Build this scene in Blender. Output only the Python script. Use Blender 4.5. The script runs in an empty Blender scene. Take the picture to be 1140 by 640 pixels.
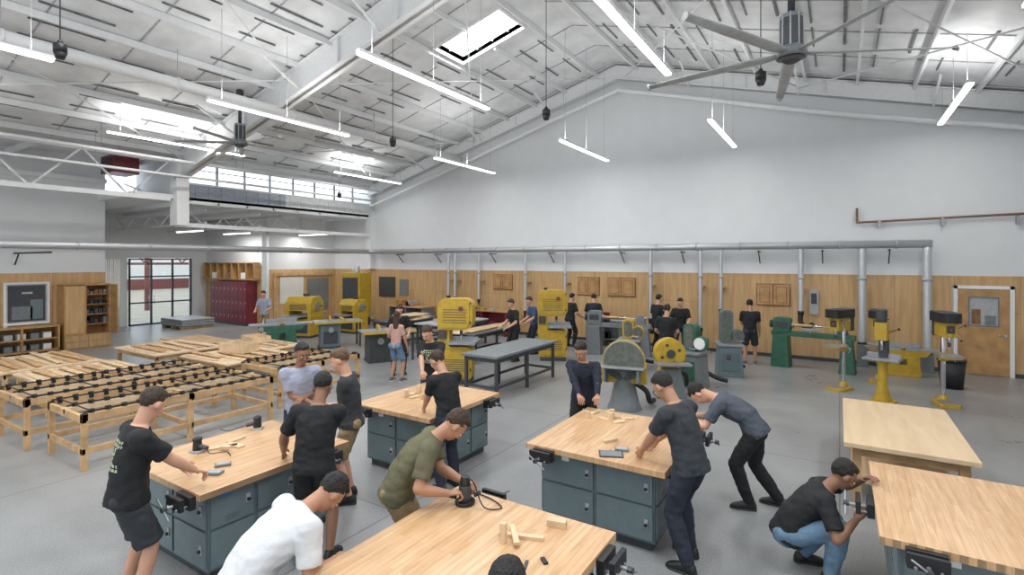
import bpy, bmesh, math, random
from mathutils import Vector, Matrix, noise
random.seed(7)
scn = bpy.context.scene
COL = scn.collection
def V(*a): return Vector(a)
def rad(a): return math.radians(a)

# ------------------------------------------------------------------ materials
def newmat(name):
    m = bpy.data.materials.new(name); m.use_nodes = True
    nt = m.node_tree; b = nt.nodes['Principled BSDF']
    return m, nt, b
def mat(name, col, rough=.5, metal=0., var=.12, scale=9., bump=0., bscale=60., emis=0., spec=None):
    m, nt, b = newmat(name)
    b.inputs['Roughness'].default_value = rough
    b.inputs['Metallic'].default_value = metal
    if spec is not None: b.inputs['Specular IOR Level'].default_value = spec
    tc = nt.nodes.new('ShaderNodeTexCoord')
    n = nt.nodes.new('ShaderNodeTexNoise'); n.inputs['Scale'].default_value = scale; n.inputs['Detail'].default_value = 4
    nt.links.new(tc.outputs['Object'], n.inputs['Vector'])
    r = nt.nodes.new('ShaderNodeValToRGB')
    r.color_ramp.elements[0].position = .3; r.color_ramp.elements[1].position = .7
    r.color_ramp.elements[0].color = (*[c*(1-var) for c in col], 1)
    r.color_ramp.elements[1].color = (*[min(1, c*(1+var)) for c in col], 1)
    nt.links.new(n.outputs['Fac'], r.inputs['Fac']); nt.links.new(r.outputs['Color'], b.inputs['Base Color'])
    if bump:
        n2 = nt.nodes.new('ShaderNodeTexNoise'); n2.inputs['Scale'].default_value = bscale; n2.inputs['Detail'].default_value = 5
        nt.links.new(tc.outputs['Object'], n2.inputs['Vector'])
        bp = nt.nodes.new('ShaderNodeBump'); bp.inputs['Strength'].default_value = bump; bp.inputs['Distance'].default_value = .02
        nt.links.new(n2.outputs['Fac'], bp.inputs['Height']); nt.links.new(bp.outputs['Normal'], b.inputs['Normal'])
    if emis:
        b.inputs['Emission Color'].default_value = (*col, 1); b.inputs['Emission Strength'].default_value = emis
    return m
def wood(name, c1, c2, mode='xy', width=.7, row=.045, rough=.4, mortar=.0015, grain=(2, 40, 40), mcol=None, dark=(.72, .66, .58)):
    m, nt, b = newmat(name); b.inputs['Roughness'].default_value = rough
    tc = nt.nodes.new('ShaderNodeTexCoord')
    sp = nt.nodes.new('ShaderNodeSeparateXYZ'); cb = nt.nodes.new('ShaderNodeCombineXYZ')
    nt.links.new(tc.outputs['Object'], sp.inputs[0])
    o = {'xy': (0, 1), 'yx': (1, 0), 'zx': (2, 0), 'zy': (2, 1)}[mode]
    nt.links.new(sp.outputs[o[0]], cb.inputs[0]); nt.links.new(sp.outputs[o[1]], cb.inputs[1])
    br = nt.nodes.new('ShaderNodeTexBrick')
    br.inputs['Scale'].default_value = 1; br.inputs['Brick Width'].default_value = width; br.inputs['Row Height'].default_value = row
    br.inputs['Mortar Size'].default_value = mortar; br.inputs['Bias'].default_value = 0.0
    br.inputs['Color1'].default_value = (*c1, 1); br.inputs['Color2'].default_value = (*c2, 1)
    br.inputs['Mortar'].default_value = (*(mcol or [c*.5 for c in c1]), 1)
    br.offset = .37; br.offset_frequency = 2
    nt.links.new(cb.outputs[0], br.inputs['Vector'])
    mp = nt.nodes.new('ShaderNodeMapping'); mp.inputs['Scale'].default_value = grain
    nt.links.new(cb.outputs[0], mp.inputs[0])
    n = nt.nodes.new('ShaderNodeTexNoise'); n.inputs['Scale'].default_value = 1; n.inputs['Detail'].default_value = 5; n.inputs['Distortion'].default_value = .6
    nt.links.new(mp.outputs[0], n.inputs['Vector'])
    r = nt.nodes.new('ShaderNodeValToRGB'); r.color_ramp.elements[0].position = .3; r.color_ramp.elements[1].position = .7
    r.color_ramp.elements[0].color = (*dark, 1); r.color_ramp.elements[1].color = (1, 1, 1, 1)
    nt.links.new(n.outputs['Fac'], r.inputs['Fac'])
    mx = nt.nodes.new('ShaderNodeMix'); mx.data_type = 'RGBA'; mx.blend_type = 'MULTIPLY'; mx.inputs[0].default_value = .9
    nt.links.new(br.outputs['Color'], mx.inputs[6]); nt.links.new(r.outputs['Color'], mx.inputs[7])
    nt.links.new(mx.outputs[2], b.inputs['Base Color'])
    return m
def emit(name, col, s):
    m, nt, b = newmat(name); b.inputs['Emission Color'].default_value = (*col, 1); b.inputs['Emission Strength'].default_value = s
    b.inputs['Base Color'].default_value = (*col, 1)
    return m
def floor_mat():
    m, nt, b = newmat('polished_concrete')
    tc = nt.nodes.new('ShaderNodeTexCoord')
    n = nt.nodes.new('ShaderNodeTexNoise'); n.inputs['Scale'].default_value = .6; n.inputs['Detail'].default_value = 9; n.inputs['Roughness'].default_value = .68
    nt.links.new(tc.outputs['Object'], n.inputs['Vector'])
    r = nt.nodes.new('ShaderNodeValToRGB'); r.color_ramp.elements[0].position = .3; r.color_ramp.elements[1].position = .72
    r.color_ramp.elements[0].color = (.245, .252, .255, 1); r.color_ramp.elements[1].color = (.365, .37, .37, 1)
    nt.links.new(n.outputs['Fac'], r.inputs['Fac'])
    n2 = nt.nodes.new('ShaderNodeTexNoise'); n2.inputs['Scale'].default_value = 70; n2.inputs['Detail'].default_value = 3
    nt.links.new(tc.outputs['Object'], n2.inputs['Vector'])
    r2 = nt.nodes.new('ShaderNodeValToRGB'); r2.color_ramp.elements[0].position = .38; r2.color_ramp.elements[1].position = .6
    r2.color_ramp.elements[0].color = (.74, .74, .74, 1); r2.color_ramp.elements[1].color = (1, 1, 1, 1)
    nt.links.new(n2.outputs['Fac'], r2.inputs['Fac'])
    br = nt.nodes.new('ShaderNodeTexBrick'); br.offset = 0
    br.inputs['Scale'].default_value = 1; br.inputs['Brick Width'].default_value = 4.2; br.inputs['Row Height'].default_value = 4.2
    br.inputs['Mortar Size'].default_value = .009
    br.inputs['Color1'].default_value = br.inputs['Color2'].default_value = (1, 1, 1, 1); br.inputs['Mortar'].default_value = (.5, .5, .5, 1)
    nt.links.new(tc.outputs['Object'], br.inputs['Vector'])
    a = nt.nodes.new('ShaderNodeMix'); a.data_type = 'RGBA'; a.blend_type = 'MULTIPLY'; a.inputs[0].default_value = 1
    nt.links.new(r.outputs['Color'], a.inputs[6]); nt.links.new(r2.outputs['Color'], a.inputs[7])
    c = nt.nodes.new('ShaderNodeMix'); c.data_type = 'RGBA'; c.blend_type = 'MULTIPLY'; c.inputs[0].default_value = 1
    nt.links.new(a.outputs[2], c.inputs[6]); nt.links.new(br.outputs['Color'], c.inputs[7])
    nt.links.new(c.outputs[2], b.inputs['Base Color'])
    mr = nt.nodes.new('ShaderNodeMapRange'); mr.inputs['To Min'].default_value = .2; mr.inputs['To Max'].default_value = .42
    nt.links.new(n.outputs['Fac'], mr.inputs[0]); nt.links.new(mr.outputs[0], b.inputs['Roughness'])
    return m
def duct_mat():
    m, nt, b = newmat('spiral_galvanised'); b.inputs['Metallic'].default_value = .7; b.inputs['Roughness'].default_value = .45
    b.inputs['Base Color'].default_value = (.6, .62, .65, 1)
    tc = nt.nodes.new('ShaderNodeTexCoord'); w = nt.nodes.new('ShaderNodeTexWave'); w.bands_direction = 'DIAGONAL'
    w.inputs['Scale'].default_value = 9; nt.links.new(tc.outputs['Object'], w.inputs['Vector'])
    bp = nt.nodes.new('ShaderNodeBump'); bp.inputs['Strength'].default_value = .25; bp.inputs['Distance'].default_value = .01
    nt.links.new(w.outputs['Fac'], bp.inputs['Height']); nt.links.new(bp.outputs['Normal'], b.inputs['Normal'])
    return m
def glass_mat():
    m, nt, b = newmat('window_glass')
    for nd in list(nt.nodes):
        if nd.type != 'OUTPUT_MATERIAL': nt.nodes.remove(nd)
    out = [n for n in nt.nodes if n.type == 'OUTPUT_MATERIAL'][0]
    t = nt.nodes.new('ShaderNodeBsdfTransparent'); t.inputs[0].default_value = (.9, .94, .96, 1)
    g = nt.nodes.new('ShaderNodeBsdfGlossy'); g.inputs['Roughness'].default_value = .05
    mx = nt.nodes.new('ShaderNodeMixShader'); mx.inputs[0].default_value = .08
    nt.links.new(t.outputs[0], mx.inputs[1]); nt.links.new(g.outputs[0], mx.inputs[2]); nt.links.new(mx.outputs[0], out.inputs[0])
    return m

M_FLOOR = floor_mat()
M_WALL = mat('white_painted_wall', (.71, .73, .745), .8, var=.02, scale=2)
M_DECK = mat('insulation_facing', (.72, .735, .75), .5, var=.12, scale=1.8, bump=.9, bscale=2.6)
M_STEEL = mat('white_steel', (.77, .78, .79), .45, var=.03)
M_FOIL = mat('grey_seam_tape', (.17, .175, .185), .5, var=.5, scale=7)
M_SEAM = mat('light_seam', (.38, .39, .41), .6, var=.3)
M_PLY = wood('plywood', (.63, .42, .215), (.58, .38, .185), 'zx', 2.44, 1.22, .6, .005, (1.0, 11, 11), dark=(.74, .67, .58))
M_PLYY = wood('plywood_side', (.63, .42, .215), (.58, .38, .185), 'zy', 2.44, 1.22, .6, .005, (1.0, 11, 11), dark=(.74, .67, .58))
M_TOP = wood('maple_butcher_block', (.72, .48, .28), (.62, .38, .195), 'yx', .9, .045, .33, .001, (3, 30, 30))
M_BIRCH = wood('birch_sheet', (.70, .53, .34), (.69, .52, .33), 'yx', 3.1, 3.1, .5, 0, (1.2, 9, 9), dark=(.85, .8, .74))
M_PINE = mat('pine_lumber', (.52, .33, .165), .6, var=.25, scale=5)
M_PINE2 = mat('pale_lumber', (.66, .49, .31), .6, var=.16, scale=5)
M_OAK = mat('oak_cabinet', (.44, .25, .10), .45, var=.2, scale=5)
M_DARKWOOD = mat('brown_wood', (.26, .12, .05), .5, var=.3, scale=8)
M_CAB = mat('blue_grey_enamel', (.115, .16, .175), .42, var=.06)
M_CAB2 = mat('blue_grey_enamel_door', (.145, .195, .21), .4, var=.06)
M_BLACK = mat('black_iron', (.014, .014, .016), .5, var=.3)
M_DGREY = mat('dark_grey', (.05, .054, .06), .5)
M_GREY = mat('machine_grey', (.18, .2, .21), .45)
M_LGREY = mat('light_grey', (.40, .42, .43), .4)
M_IRON = mat('machined_iron', (.36, .37, .39), .35, metal=.6)
M_CHROME = mat('chrome', (.6, .6, .62), .2, metal=1, var=.03)
M_YEL = mat('machine_yellow', (.50, .325, .03), .42, var=.12)
M_GRN = mat('machine_green', (.035, .125, .08), .42, var=.15)
M_ABR = mat('sanding_disc', (.12, .13, .11), .8, var=.25, scale=14)
M_BLUE = mat('label_blue', (.05, .2, .5), .5)
M_RED = mat('maroon_enamel', (.18, .025, .04), .4)
M_REDB = mat('red_plastic', (.6, .03, .02), .4)
M_ORANGE = mat('orange_plastic', (.8, .25, .03), .4)
M_DUCT = duct_mat()
M_GLASS = glass_mat()
M_LAMP = emit('lamp_diffuser', (1, .99, .97), 5)
M_WHITE = mat('white_plastic', (.8, .8, .8), .4, var=.02)
M_PAPER = mat('paper', (.72, .71, .67), .7, var=.05)
M_BRASS = mat('brown_steel_pipe', (.22, .13, .09), .45, metal=.4)
M_STEELG = mat('galvanised_corrugated', (.30, .34, .39), .45, metal=.3, var=.1)
M_MAROON = mat('maroon_exterior', (.17, .05, .045), .7)

# ------------------------------------------------------------------ builder
def frame(d):
    d = d.normalized()
    a = V(0, 0, 1) if abs(d.z) < .9 else V(1, 0, 0)
    x = d.cross(a).normalized(); y = d.cross(x).normalized()
    return x, y
class B:
    def __init__(s, M=None):
        s.bm = bmesh.new(); s.mats = []; s.M = M or Matrix.Identity(4)
    def mi(s, m):
        if m not in s.mats: s.mats.append(m)
        return s.mats.index(m)
    def face(s, vs, m, sm=False):
        try:
            f = s.bm.faces.new(vs); f.material_index = s.mi(m); f.smooth = sm
        except ValueError: pass
    def box(s, x0, x1, y0, y1, z0, z1, m, R=None):
        c = V((x0+x1)/2, (y0+y1)/2, (z0+z1)/2); h = V(abs(x1-x0)/2, abs(y1-y0)/2, abs(z1-z0)/2)
        vs = []
        for i in (-1, 1):
            for j in (-1, 1):
                for k in (-1, 1):
                    p = V(i*h.x, j*h.y, k*h.z)
                    if R: p = R @ p
                    vs.append(s.bm.verts.new(s.M @ (c+p)))
        for f in ((0, 1, 3, 2), (4, 6, 7, 5), (0, 4, 5, 1), (2, 3, 7, 6), (0, 2, 6, 4), (1, 5, 7, 3)):
            s.face([vs[i] for i in f], m)
    def beam(s, p1, p2, w, h, m, up=None):
        p1, p2 = Vector(p1), Vector(p2); d = (p2-p1).normalized()
        up = up or V(0, 0, 1)
        if abs(d.dot(up)) > .99: up = V(1, 0, 0)
        x = d.cross(up).normalized(); y = x.cross(d).normalized()
        r = []
        for p in (p1, p2):
            r.append([s.bm.verts.new(s.M @ (p+x*a*w/2+y*b*h/2)) for a, b in ((-1, -1), (1, -1), (1, 1), (-1, 1))])
        for i in range(4): s.face([r[0][i], r[0][(i+1) % 4], r[1][(i+1) % 4], r[1][i]], m)
        s.face(r[0][::-1], m); s.face(r[1], m)
    def loft(s, rings, m, n=12, sm=True, zmin=None):
        rr = []
        for c, ax, ay, a, b in rings:
            vs = []
            for i in range(n):
                t = 2*math.pi*i/n
                p = c+ax*(a*math.cos(t))+ay*(b*math.sin(t))
                if zmin is not None and p.z < zmin: p.z = zmin
                vs.append(s.bm.verts.new(s.M @ p))
            rr.append(vs)
        for k in range(len(rr)-1):
            for i in range(n):
                s.face([rr[k][i], rr[k][(i+1) % n], rr[k+1][(i+1) % n], rr[k+1][i]], m, sm)
        s.face(rr[0][::-1], m); s.face(rr[-1], m)
    def cyl(s, p1, p2, r1, m, r2=None, n=14, sm=True):
        p1, p2 = Vector(p1), Vector(p2); r2 = r1 if r2 is None else r2
        x, y = frame(p2-p1)
        s.loft([(p1, x, y, r1, r1), (p2, x, y, r2, r2)], m, n, sm)
    def limb(s, p1, p2, r1, r2, m, n=12, c1=True, c2=True, mid=None):
        p1, p2 = Vector(p1), Vector(p2); d = (p2-p1).normalized(); x, y = frame(d); R = []
        if c1:
            for a in (80, 50, 25): R.append((p1-d*r1*math.sin(rad(a)), x, y, r1*math.cos(rad(a)), r1*math.cos(rad(a))))
        R.append((p1, x, y, r1, r1))
        if mid: R.append((p1.lerp(p2, mid[0]), x, y, mid[1], mid[1]))
        R.append((p2, x, y, r2, r2))
        if c2:
            for a in (25, 50, 80): R.append((p2+d*r2*math.sin(rad(a)), x, y, r2*math.cos(rad(a)), r2*math.cos(rad(a))))
        s.loft(R, m, n)
    def ell(s, c, rx, ry, rz, m, ax=None, n=14, k=8):
        X, Y, Z = ax or (V(1, 0, 0), V(0, 1, 0), V(0, 0, 1)); c = Vector(c); R = []
        for i in range(k+1):
            a = -math.pi/2+math.pi*i/k
            ca = max(math.cos(a), .06)
            R.append((c+Z*(rz*math.sin(a)), X, Y, rx*ca, ry*ca))
        s.loft(R, m, n)
    def tube(s, pts, r, m, n=10, sub=6):
        P = [Vector(p) for p in pts]; Q = []
        for i in range(len(P)-1):
            a = P[max(i-1, 0)]; b = P[i]; c = P[i+1]; d = P[min(i+2, len(P)-1)]
            for j in range(sub):
                t = j/sub
                Q.append(.5*((2*b)+(c-a)*t+(2*a-5*b+4*c-d)*t*t+(3*b-a-3*c+d)*t**3))
        Q.append(P[-1]); x = None; R = []
        for i, q in enumerate(Q):
            d = (Q[min(i+1, len(Q)-1)]-Q[max(i-1, 0)]).normalized()
            if x is None: x, _ = frame(d)
            x = (x-d*x.dot(d)).normalized(); y = d.cross(x)
            R.append((q, x, y, r, r))
        s.loft(R, m, n)
    def prism(s, pts, y0, y1, m, axis='y'):
        def mk(p, t):
            if axis == 'y': return V(p[0], t, p[1])
            if axis == 'x': return V(t, p[0], p[1])
            return V(p[0], p[1], t)
        a = [s.bm.verts.new(s.M @ mk(p, y0)) for p in pts]; b = [s.bm.verts.new(s.M @ mk(p, y1)) for p in pts]
        n = len(pts)
        for i in range(n): s.face([a[i], a[(i+1) % n], b[(i+1) % n], b[i]], m)
        s.face(a[::-1], m); s.face(b, m)
    def done(s, name, bevel=0, parent=None):
        bmesh.ops.recalc_face_normals(s.bm, faces=s.bm.faces)
        me = bpy.data.meshes.new(name); s.bm.to_mesh(me); s.bm.free()
        for m in s.mats: me.materials.append(m)
        o = bpy.data.objects.new(name, me); COL.objects.link(o)
        if bevel:
            md = o.modifiers.new('bevel', 'BEVEL'); md.width = bevel; md.segments = 2; md.limit_method = 'ANGLE'; md.angle_limit = rad(50)
        if parent: o.parent = parent
        return o
def rrect(cx, cz, w, h, r, k=5):
    P = []
    for sx, sz, a0 in ((1, 1, 0), (-1, 1, 90), (-1, -1, 180), (1, -1, 270)):
        for i in range(k+1):
            a = rad(a0+90*i/k)
            P.append((cx+sx*(w/2-r)+r*math.cos(a), cz+sz*(h/2-r)+r*math.sin(a)))
    return P
def T(x, y, rot=0, z=0, s=1): return Matrix.Translation((x, y, z)) @ Matrix.Rotation(rad(rot), 4, 'Z') @ Matrix.Scale(s, 4)

# ------------------------------------------------------------------ people
SK = [mat('skin_light', (.60, .33, .22), .5, var=.06), mat('skin_tan', (.44, .23, .14), .5, var=.06), mat('skin_brown', (.27, .135, .08), .5, var=.06)]
LIP = mat('lips', (.34, .12, .10), .5); EYEW = mat('eye_white', (.7, .68, .65), .3, var=0); EYED = mat('eye_dark', (.02, .012, .01), .2)
HB = mat('hair_black', (.012, .010, .009), .6, var=.4, scale=60, bump=.8, bscale=90); HBR = mat('hair_brown', (.045, .025, .014), .6, var=.4, scale=60, bump=.8, bscale=90); HBL = mat('hair_light_brown', (.12, .07, .035), .6, var=.4, scale=60, bump=.8, bscale=90)
def cloth(n, c, var=.14): return mat(n, c, .85, var=var, scale=12, bump=.5, bscale=18)
C_BLACK = cloth('black_cotton', (.011, .012, .014)); C_CHAR = cloth('charcoal_cotton', (.032, .036, .043)); C_GREY = cloth('heather_grey', (.065, .078, .10)); C_WHITE = cloth('white_cotton', (.66, .67, .69), .02)
C_OLIVE = cloth('olive_cotton', (.115, .11, .06)); C_NAVY = cloth('navy_cotton', (.012, .016, .03)); C_BLUE = cloth('blue_cotton', (.05, .09, .20)); C_PINK = cloth('peach_cotton', (.50, .30, .25), .06)
C_KHAKI = cloth('khaki_twill', (.27, .19, .10)); C_JEAN = cloth('light_denim', (.13, .22, .32)); C_DJEAN = cloth('dark_denim', (.018, .024, .04)); C_DSH = cloth('grey_shorts', (.03, .034, .04)); C_LG = cloth('pale_shirt', (.33, .36, .46), .06)
S_BLACK = mat('shoe_black', (.015, .015, .015), .5); S_WHITE = mat('shoe_sole', (.6, .6, .6), .6); S_GREY = mat('shoe_grey', (.1, .1, .11), .6)
P_INK = mat('shirt_print', (.45, .50, .34), .8, var=.4, scale=30)

def remesh(b, voxel, it, amp=0, seed=0):
    bmesh.ops.recalc_face_normals(b.bm, faces=b.bm.faces)
    me = bpy.data.meshes.new('tmp'); b.bm.to_mesh(me); b.bm.free()
    o = bpy.data.objects.new('tmp', me); COL.objects.link(o)
    r = o.modifiers.new('r', 'REMESH'); r.mode = 'VOXEL'; r.voxel_size = voxel; r.use_smooth_shade = True
    if it: sm = o.modifiers.new('s', 'SMOOTH'); sm.factor = .5; sm.iterations = it
    dg = bpy.context.evaluated_depsgraph_get()
    out = bpy.data.meshes.new_from_object(o.evaluated_get(dg))
    bpy.data.objects.remove(o); bpy.data.meshes.remove(me)
    if amp:
        for v in out.vertices:
            p = v.co*6+V(seed*3.1, 0, 0); q = Vector((v.co.x*11, v.co.y*11, v.co.z*20))
            v.co += v.normal*(amp*(noise.noise(p)+.8*noise.noise(q+V(seed, 5, 1))))
    return out
def ik(a, t, l1, l2, hint):
    d = t-a; L = d.length; mx = (l1+l2)*.998
    if L > mx: t = a+d*(mx/L); d = t-a; L = mx
    L = max(L, abs(l1-l2)+.02)
    ca = (l1*l1+L*L-l2*l2)/(2*l1*L); ca = max(-1, min(1, ca)); dn = d.normalized()
    h = hint-dn*hint.dot(dn); h = h.normalized() if h.length > 1e-4 else V(0, 0, 1)
    return a+dn*(l1*ca)+h*(l1*math.sqrt(1-ca*ca)), t
def hand(b, w, d, n, side, curl, m, s):
    d = d.normalized(); n = (n-d*n.dot(d)); n = n.normalized() if n.length > 1e-3 else frame(d)[0]
    t = d.cross(n)*side
    b.loft([(w-d*.03*s, t, n, .025*s, .021*s), (w, t, n, .026*s, .018*s), (w+d*.03*s, t, n, .036*s, .017*s), (w+d*.07*s, t, n, .042*s, .015*s), (w+d*.098*s, t, n, .038*s, .011*s)], m, 12)
    for i, L in enumerate((.072, .08, .075, .058)):
        p = w+d*.085*s+t*(.031-.0205*i)*s; th = 0
        sp = t*(.12-.08*i)
        r = .0098*s
        for k, q in enumerate((.45, .3, .25)):
            th += curl*(1, 1.1, .7)[k]*(1+.08*i)
            dd = ((d*math.cos(th)+n*math.sin(th))+sp*.6).normalized(); e = p+dd*(L*q*s+(.01*s if k == 0 else 0))
            b.limb(p, e, r, r*.88, m, 8); p = e; r *= .88
    p = w+d*.025*s+t*.026*s; dd = (d*.65+t*.65+n*.35).normalized(); e = p+dd*.045*s; b.limb(p, e, .0135*s, .011*s, m, 8)
    dd = (d*.9+t*.15+n*.35).normalized(); b.limb(e, e+dd*.03*s, .011*s, .0085*s, m, 8)

def person(x, y, hd, H=1.75, hip=None, lean=5, head=(15, 0), hands=None, feet=None, shirt=C_BLACK, pants=C_DJEAN, shorts=False, sleeve='short', hair=HB, skin=0, shoe=S_BLACK, vox=.011,
           w=1.05, z0=0., longhair=False, elbow=None, curl=.35, palm=None, twist=0, prnt=None, knee=None, name='student', seed=1, side=0, legr=1.08, vol=1.):
    s = H/1.75; ang = rad(hd-90); M = Matrix.Translation((x, y, z0)) @ Matrix.Rotation(ang, 4, 'Z'); Mi = M.inverted()
    def loc(p): return Mi @ V(*p[:3]) if len(p) == 4 else V(*p)*1.0
    sk = SK[skin]
    hx, hy, hz = hip or (0, 0, .93*s)
    P0 = V(hx, hy, hz); l = rad(lean)
    u1 = V(side*.5, math.sin(l*.55), math.cos(l*.55)).normalized(); u2 = V(side, math.sin(l*1.15), math.cos(l*1.15)).normalized()
    X0 = V(1, 0, 0); tw = rad(twist); X2 = V(math.cos(tw), math.sin(tw), 0); X2 = (X2-u2*X2.dot(u2)).normalized()
    def SP(t):
        t *= s
        return P0+u1*t if t < .15*s else P0+u1*.15*s+u2*(t-.15*s)
    def fr(t):
        k = max(0, min(1, (t-.05)/.22)); u = u1.lerp(u2, k).normalized(); X = X0.lerp(X2, k); X = (X-u*X.dot(u)).normalized()
        return X, u.cross(X), u
    def rings(lst, add=0):
        R = []
        for t, a, c in lst:
            X, Y, u = fr(t); R.append((SP(t)+Y*(.008*s), X, Y, (a*w+add)*s, (c*w+add)*s))
        return R
    sh = [SP(.455)+X2*k*.172*s*w for k in (-1, 1)]
    hp, hyw = rad(head[0]), rad(head[1]); f0 = V(math.sin(hyw+tw*-1), math.cos(hyw+tw*-1), 0)
    hu = (f0*math.sin(hp)+V(0, 0, math.cos(hp))).normalized(); hf = (f0*math.cos(hp)-V(0, 0, math.sin(hp))).normalized(); hr = hf.cross(hu)
    nb = SP(.53); hc = nb+(u2*.5+hu*.5).normalized()*.075*s+hu*.095*s+hf*.02*s
    hs = s*1.04
    def HP(a, c, e): return hc+(hr*a+hf*c+hu*e)*hs
    hands = hands or ((-.27, .08, .80), (.27, .08, .80)); feet = feet or ((-.12, .0), (.13, .05))
    EL, WR = [], []
    for i, k in enumerate((-1, 1)):
        t = loc(hands[i])
        h = V(*(elbow[i] if elbow else (k*.5, -.7, -.5)))
        e, t = ik(sh[i], t, .29*s, .255*s, h); EL.append(e); WR.append(t)
    KN, AN = [], []; hj = [P0+fr(0)[0]*k*.09*s-u1*.03*s for k in (-1, 1)]
    for i, k in enumerate((-1, 1)):
        ft = feet[i]; a = V(ft[0], ft[1], (ft[2] if len(ft) > 2 else 0)+.085*s)
        kn, a = ik(hj[i], a, .43*s, .425*s, V(*(knee[i] if knee else (k*.12, 1, 0)))); KN.append(kn); AN.append(a)
    parts = []
    b = B(); m = sk
    ax = (hr, hf, hu)
    b.ell(HP(0, -.01, .025), .076*hs, .093*hs, .094*hs, m, ax, 18, 12)
    b.loft([(HP(0, .015, .05), hr, hf, .066*hs, .072*hs), (HP(0, .02, .0), hr, hf, .067*hs, .070*hs), (HP(0, .023, -.04), hr, hf, .060*hs, .066*hs), (HP(0, .03, -.08), hr, hf, .047*hs, .056*hs), (HP(0, .045, -.108), hr, hf, .026*hs, .034*hs)], m, 18)
    b.limb(HP(0, .084, .02), HP(0, .107, -.022), .008*hs, .013*hs, m, 8)
    b.limb(HP(-.036, .077, .028), HP(.036, .077, .028), .011*hs, .011*hs, m, 8)
    for k in (-1, 1):
        b.ell(HP(k*.081, -.002, .0), .012*hs, .021*hs, .033*hs, m, ax, 10, 6); b.ell(HP(k*.04, .068, -.025), .02*hs, .02*hs, .018*hs, m, ax, 10, 6)
    b.limb(nb-u2*.06*s, HP(0, -.015, -.05), .060*s, .055*s, m, 14)
    b.loft(rings([(.36, .10, .07), (.47, .12, .075), (.53, .06, .06)]), m, 14)
    for i in range(2):
        b.limb(sh[i], EL[i], .046*s*w, .039*s*w, m, 12); b.limb(EL[i], WR[i], .039*s*w, .027*s, m, 12, mid=(.28, .042*s*w))
        if shorts: b.limb(hj[i].lerp(KN[i], .5), KN[i], .07*s, .054*s, m, 12); b.limb(KN[i], AN[i], .054*s, .038*s, m, 12, mid=(.3, .059*s))
        if shorts: b.limb(AN[i], AN[i]-V(0, 0, .04), .038*s, .036*s, m, 10)
    parts.append((remesh(b, min(vox, .0095), 2), sk))
    b = B(); m = shirt
    b.loft(rings([(-.085, .180, .136), (-.03, .178, .134), (.06, .166, .122), (.15, .160, .117), (.26, .168, .122), (.35, .177, .124), (.42, .174, .110), (.48, .135, .088), (.525, .072, .068)]), m, 20)
    for i in range(2):
        b.limb(sh[i]-u2*.005, sh[i].lerp(EL[i], .5), .070*s*w, .064*s*w, m, 14, c2=False)
        if sleeve == 'short': b.limb(sh[i].lerp(EL[i], .4), sh[i].lerp(EL[i], .78), .064*s*w, .068*s*w, m, 14, c1=False, c2=False)
        else:
            b.limb(sh[i].lerp(EL[i], .4), EL[i], .06*s*w, .052*s*w, m, 14); b.limb(EL[i], EL[i].lerp(WR[i], .95), .052*s*w, .038*s, m, 14, c2=False)
        b.limb(SP(.42), sh[i], .09*s, .068*s*w, m, 14)
    parts.append((remesh(b, vox, 4, .011*s, seed), shirt))
    b = B(); m = pants
    b.loft(rings([(-.11, .10, .085), (-.06, .155, .112), (0, .162, .118), (.07, .152, .108)]), m, 18)
    for i in range(2):
        if shorts:
            b.limb(hj[i], hj[i].lerp(KN[i], .92), .090*s*w, .094*s*w, m, 14, c2=False)
        else:
            b.limb(hj[i], KN[i], .088*s*w*legr, .066*s*w*legr, m, 14); b.limb(KN[i], KN[i].lerp(AN[i], 1.02), .066*s*w*legr, .054*s*legr, m, 14, c2=False, mid=(.3, .067*s*w*legr))
        b.ell(hj[i]-V(0, .03, 0), .088*s, .10*s, .09*s, m, fr(0), 12, 8)
    parts.append((remesh(b, vox, 3, .009*s, seed+3), pants))
    b = B(); m = hair
    b.ell(HP(0, -.030, .045), .082*hs, .092*hs, .096*hs, m, ax, 20, 14)
    b.ell(HP(0, .005, .098+.012*(vol-1)*4), .062*hs*vol, .066*hs*vol, .034*hs*vol, m, ax, 16, 10)
    if longhair:
        b.loft([(HP(0, -.05, .05), hr, hf, .08*s, .06*s), (HP(0, -.075, -.08), hr, hf, .085*s, .04*s), (HP(0, -.09, -.2), hr, hf, .075*s, .03*s), (HP(0, -.09, -.3), hr, hf, .05*s, .02*s)], m, 16)
    hm = remesh(b, .008, 1)
    for v in hm.vertices:
        v.co += v.normal*(.006*s*noise.noise(v.co*28+V(seed, 0, 0))+.004*s*noise.noise(v.co*60))
    parts.append((hm, hair))
    D = B()
    for k in (-1, 1):
        D.ell(HP(k*.031, .081, .003), .013*s, .012*s, .008*s, EYEW, ax, 10, 6); D.ell(HP(k*.031, .090, .003), .006*s, .005*s, .006*s, EYED, ax, 8, 6)
        D.limb(HP(k*.018, .092, .028), HP(k*.046, .083, .028), .005*s, .004*s, hair, 6)
    D.ell(HP(0, .089, -.058), .024*s, .009*s, .008*s, LIP, ax, 10, 6)
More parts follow.
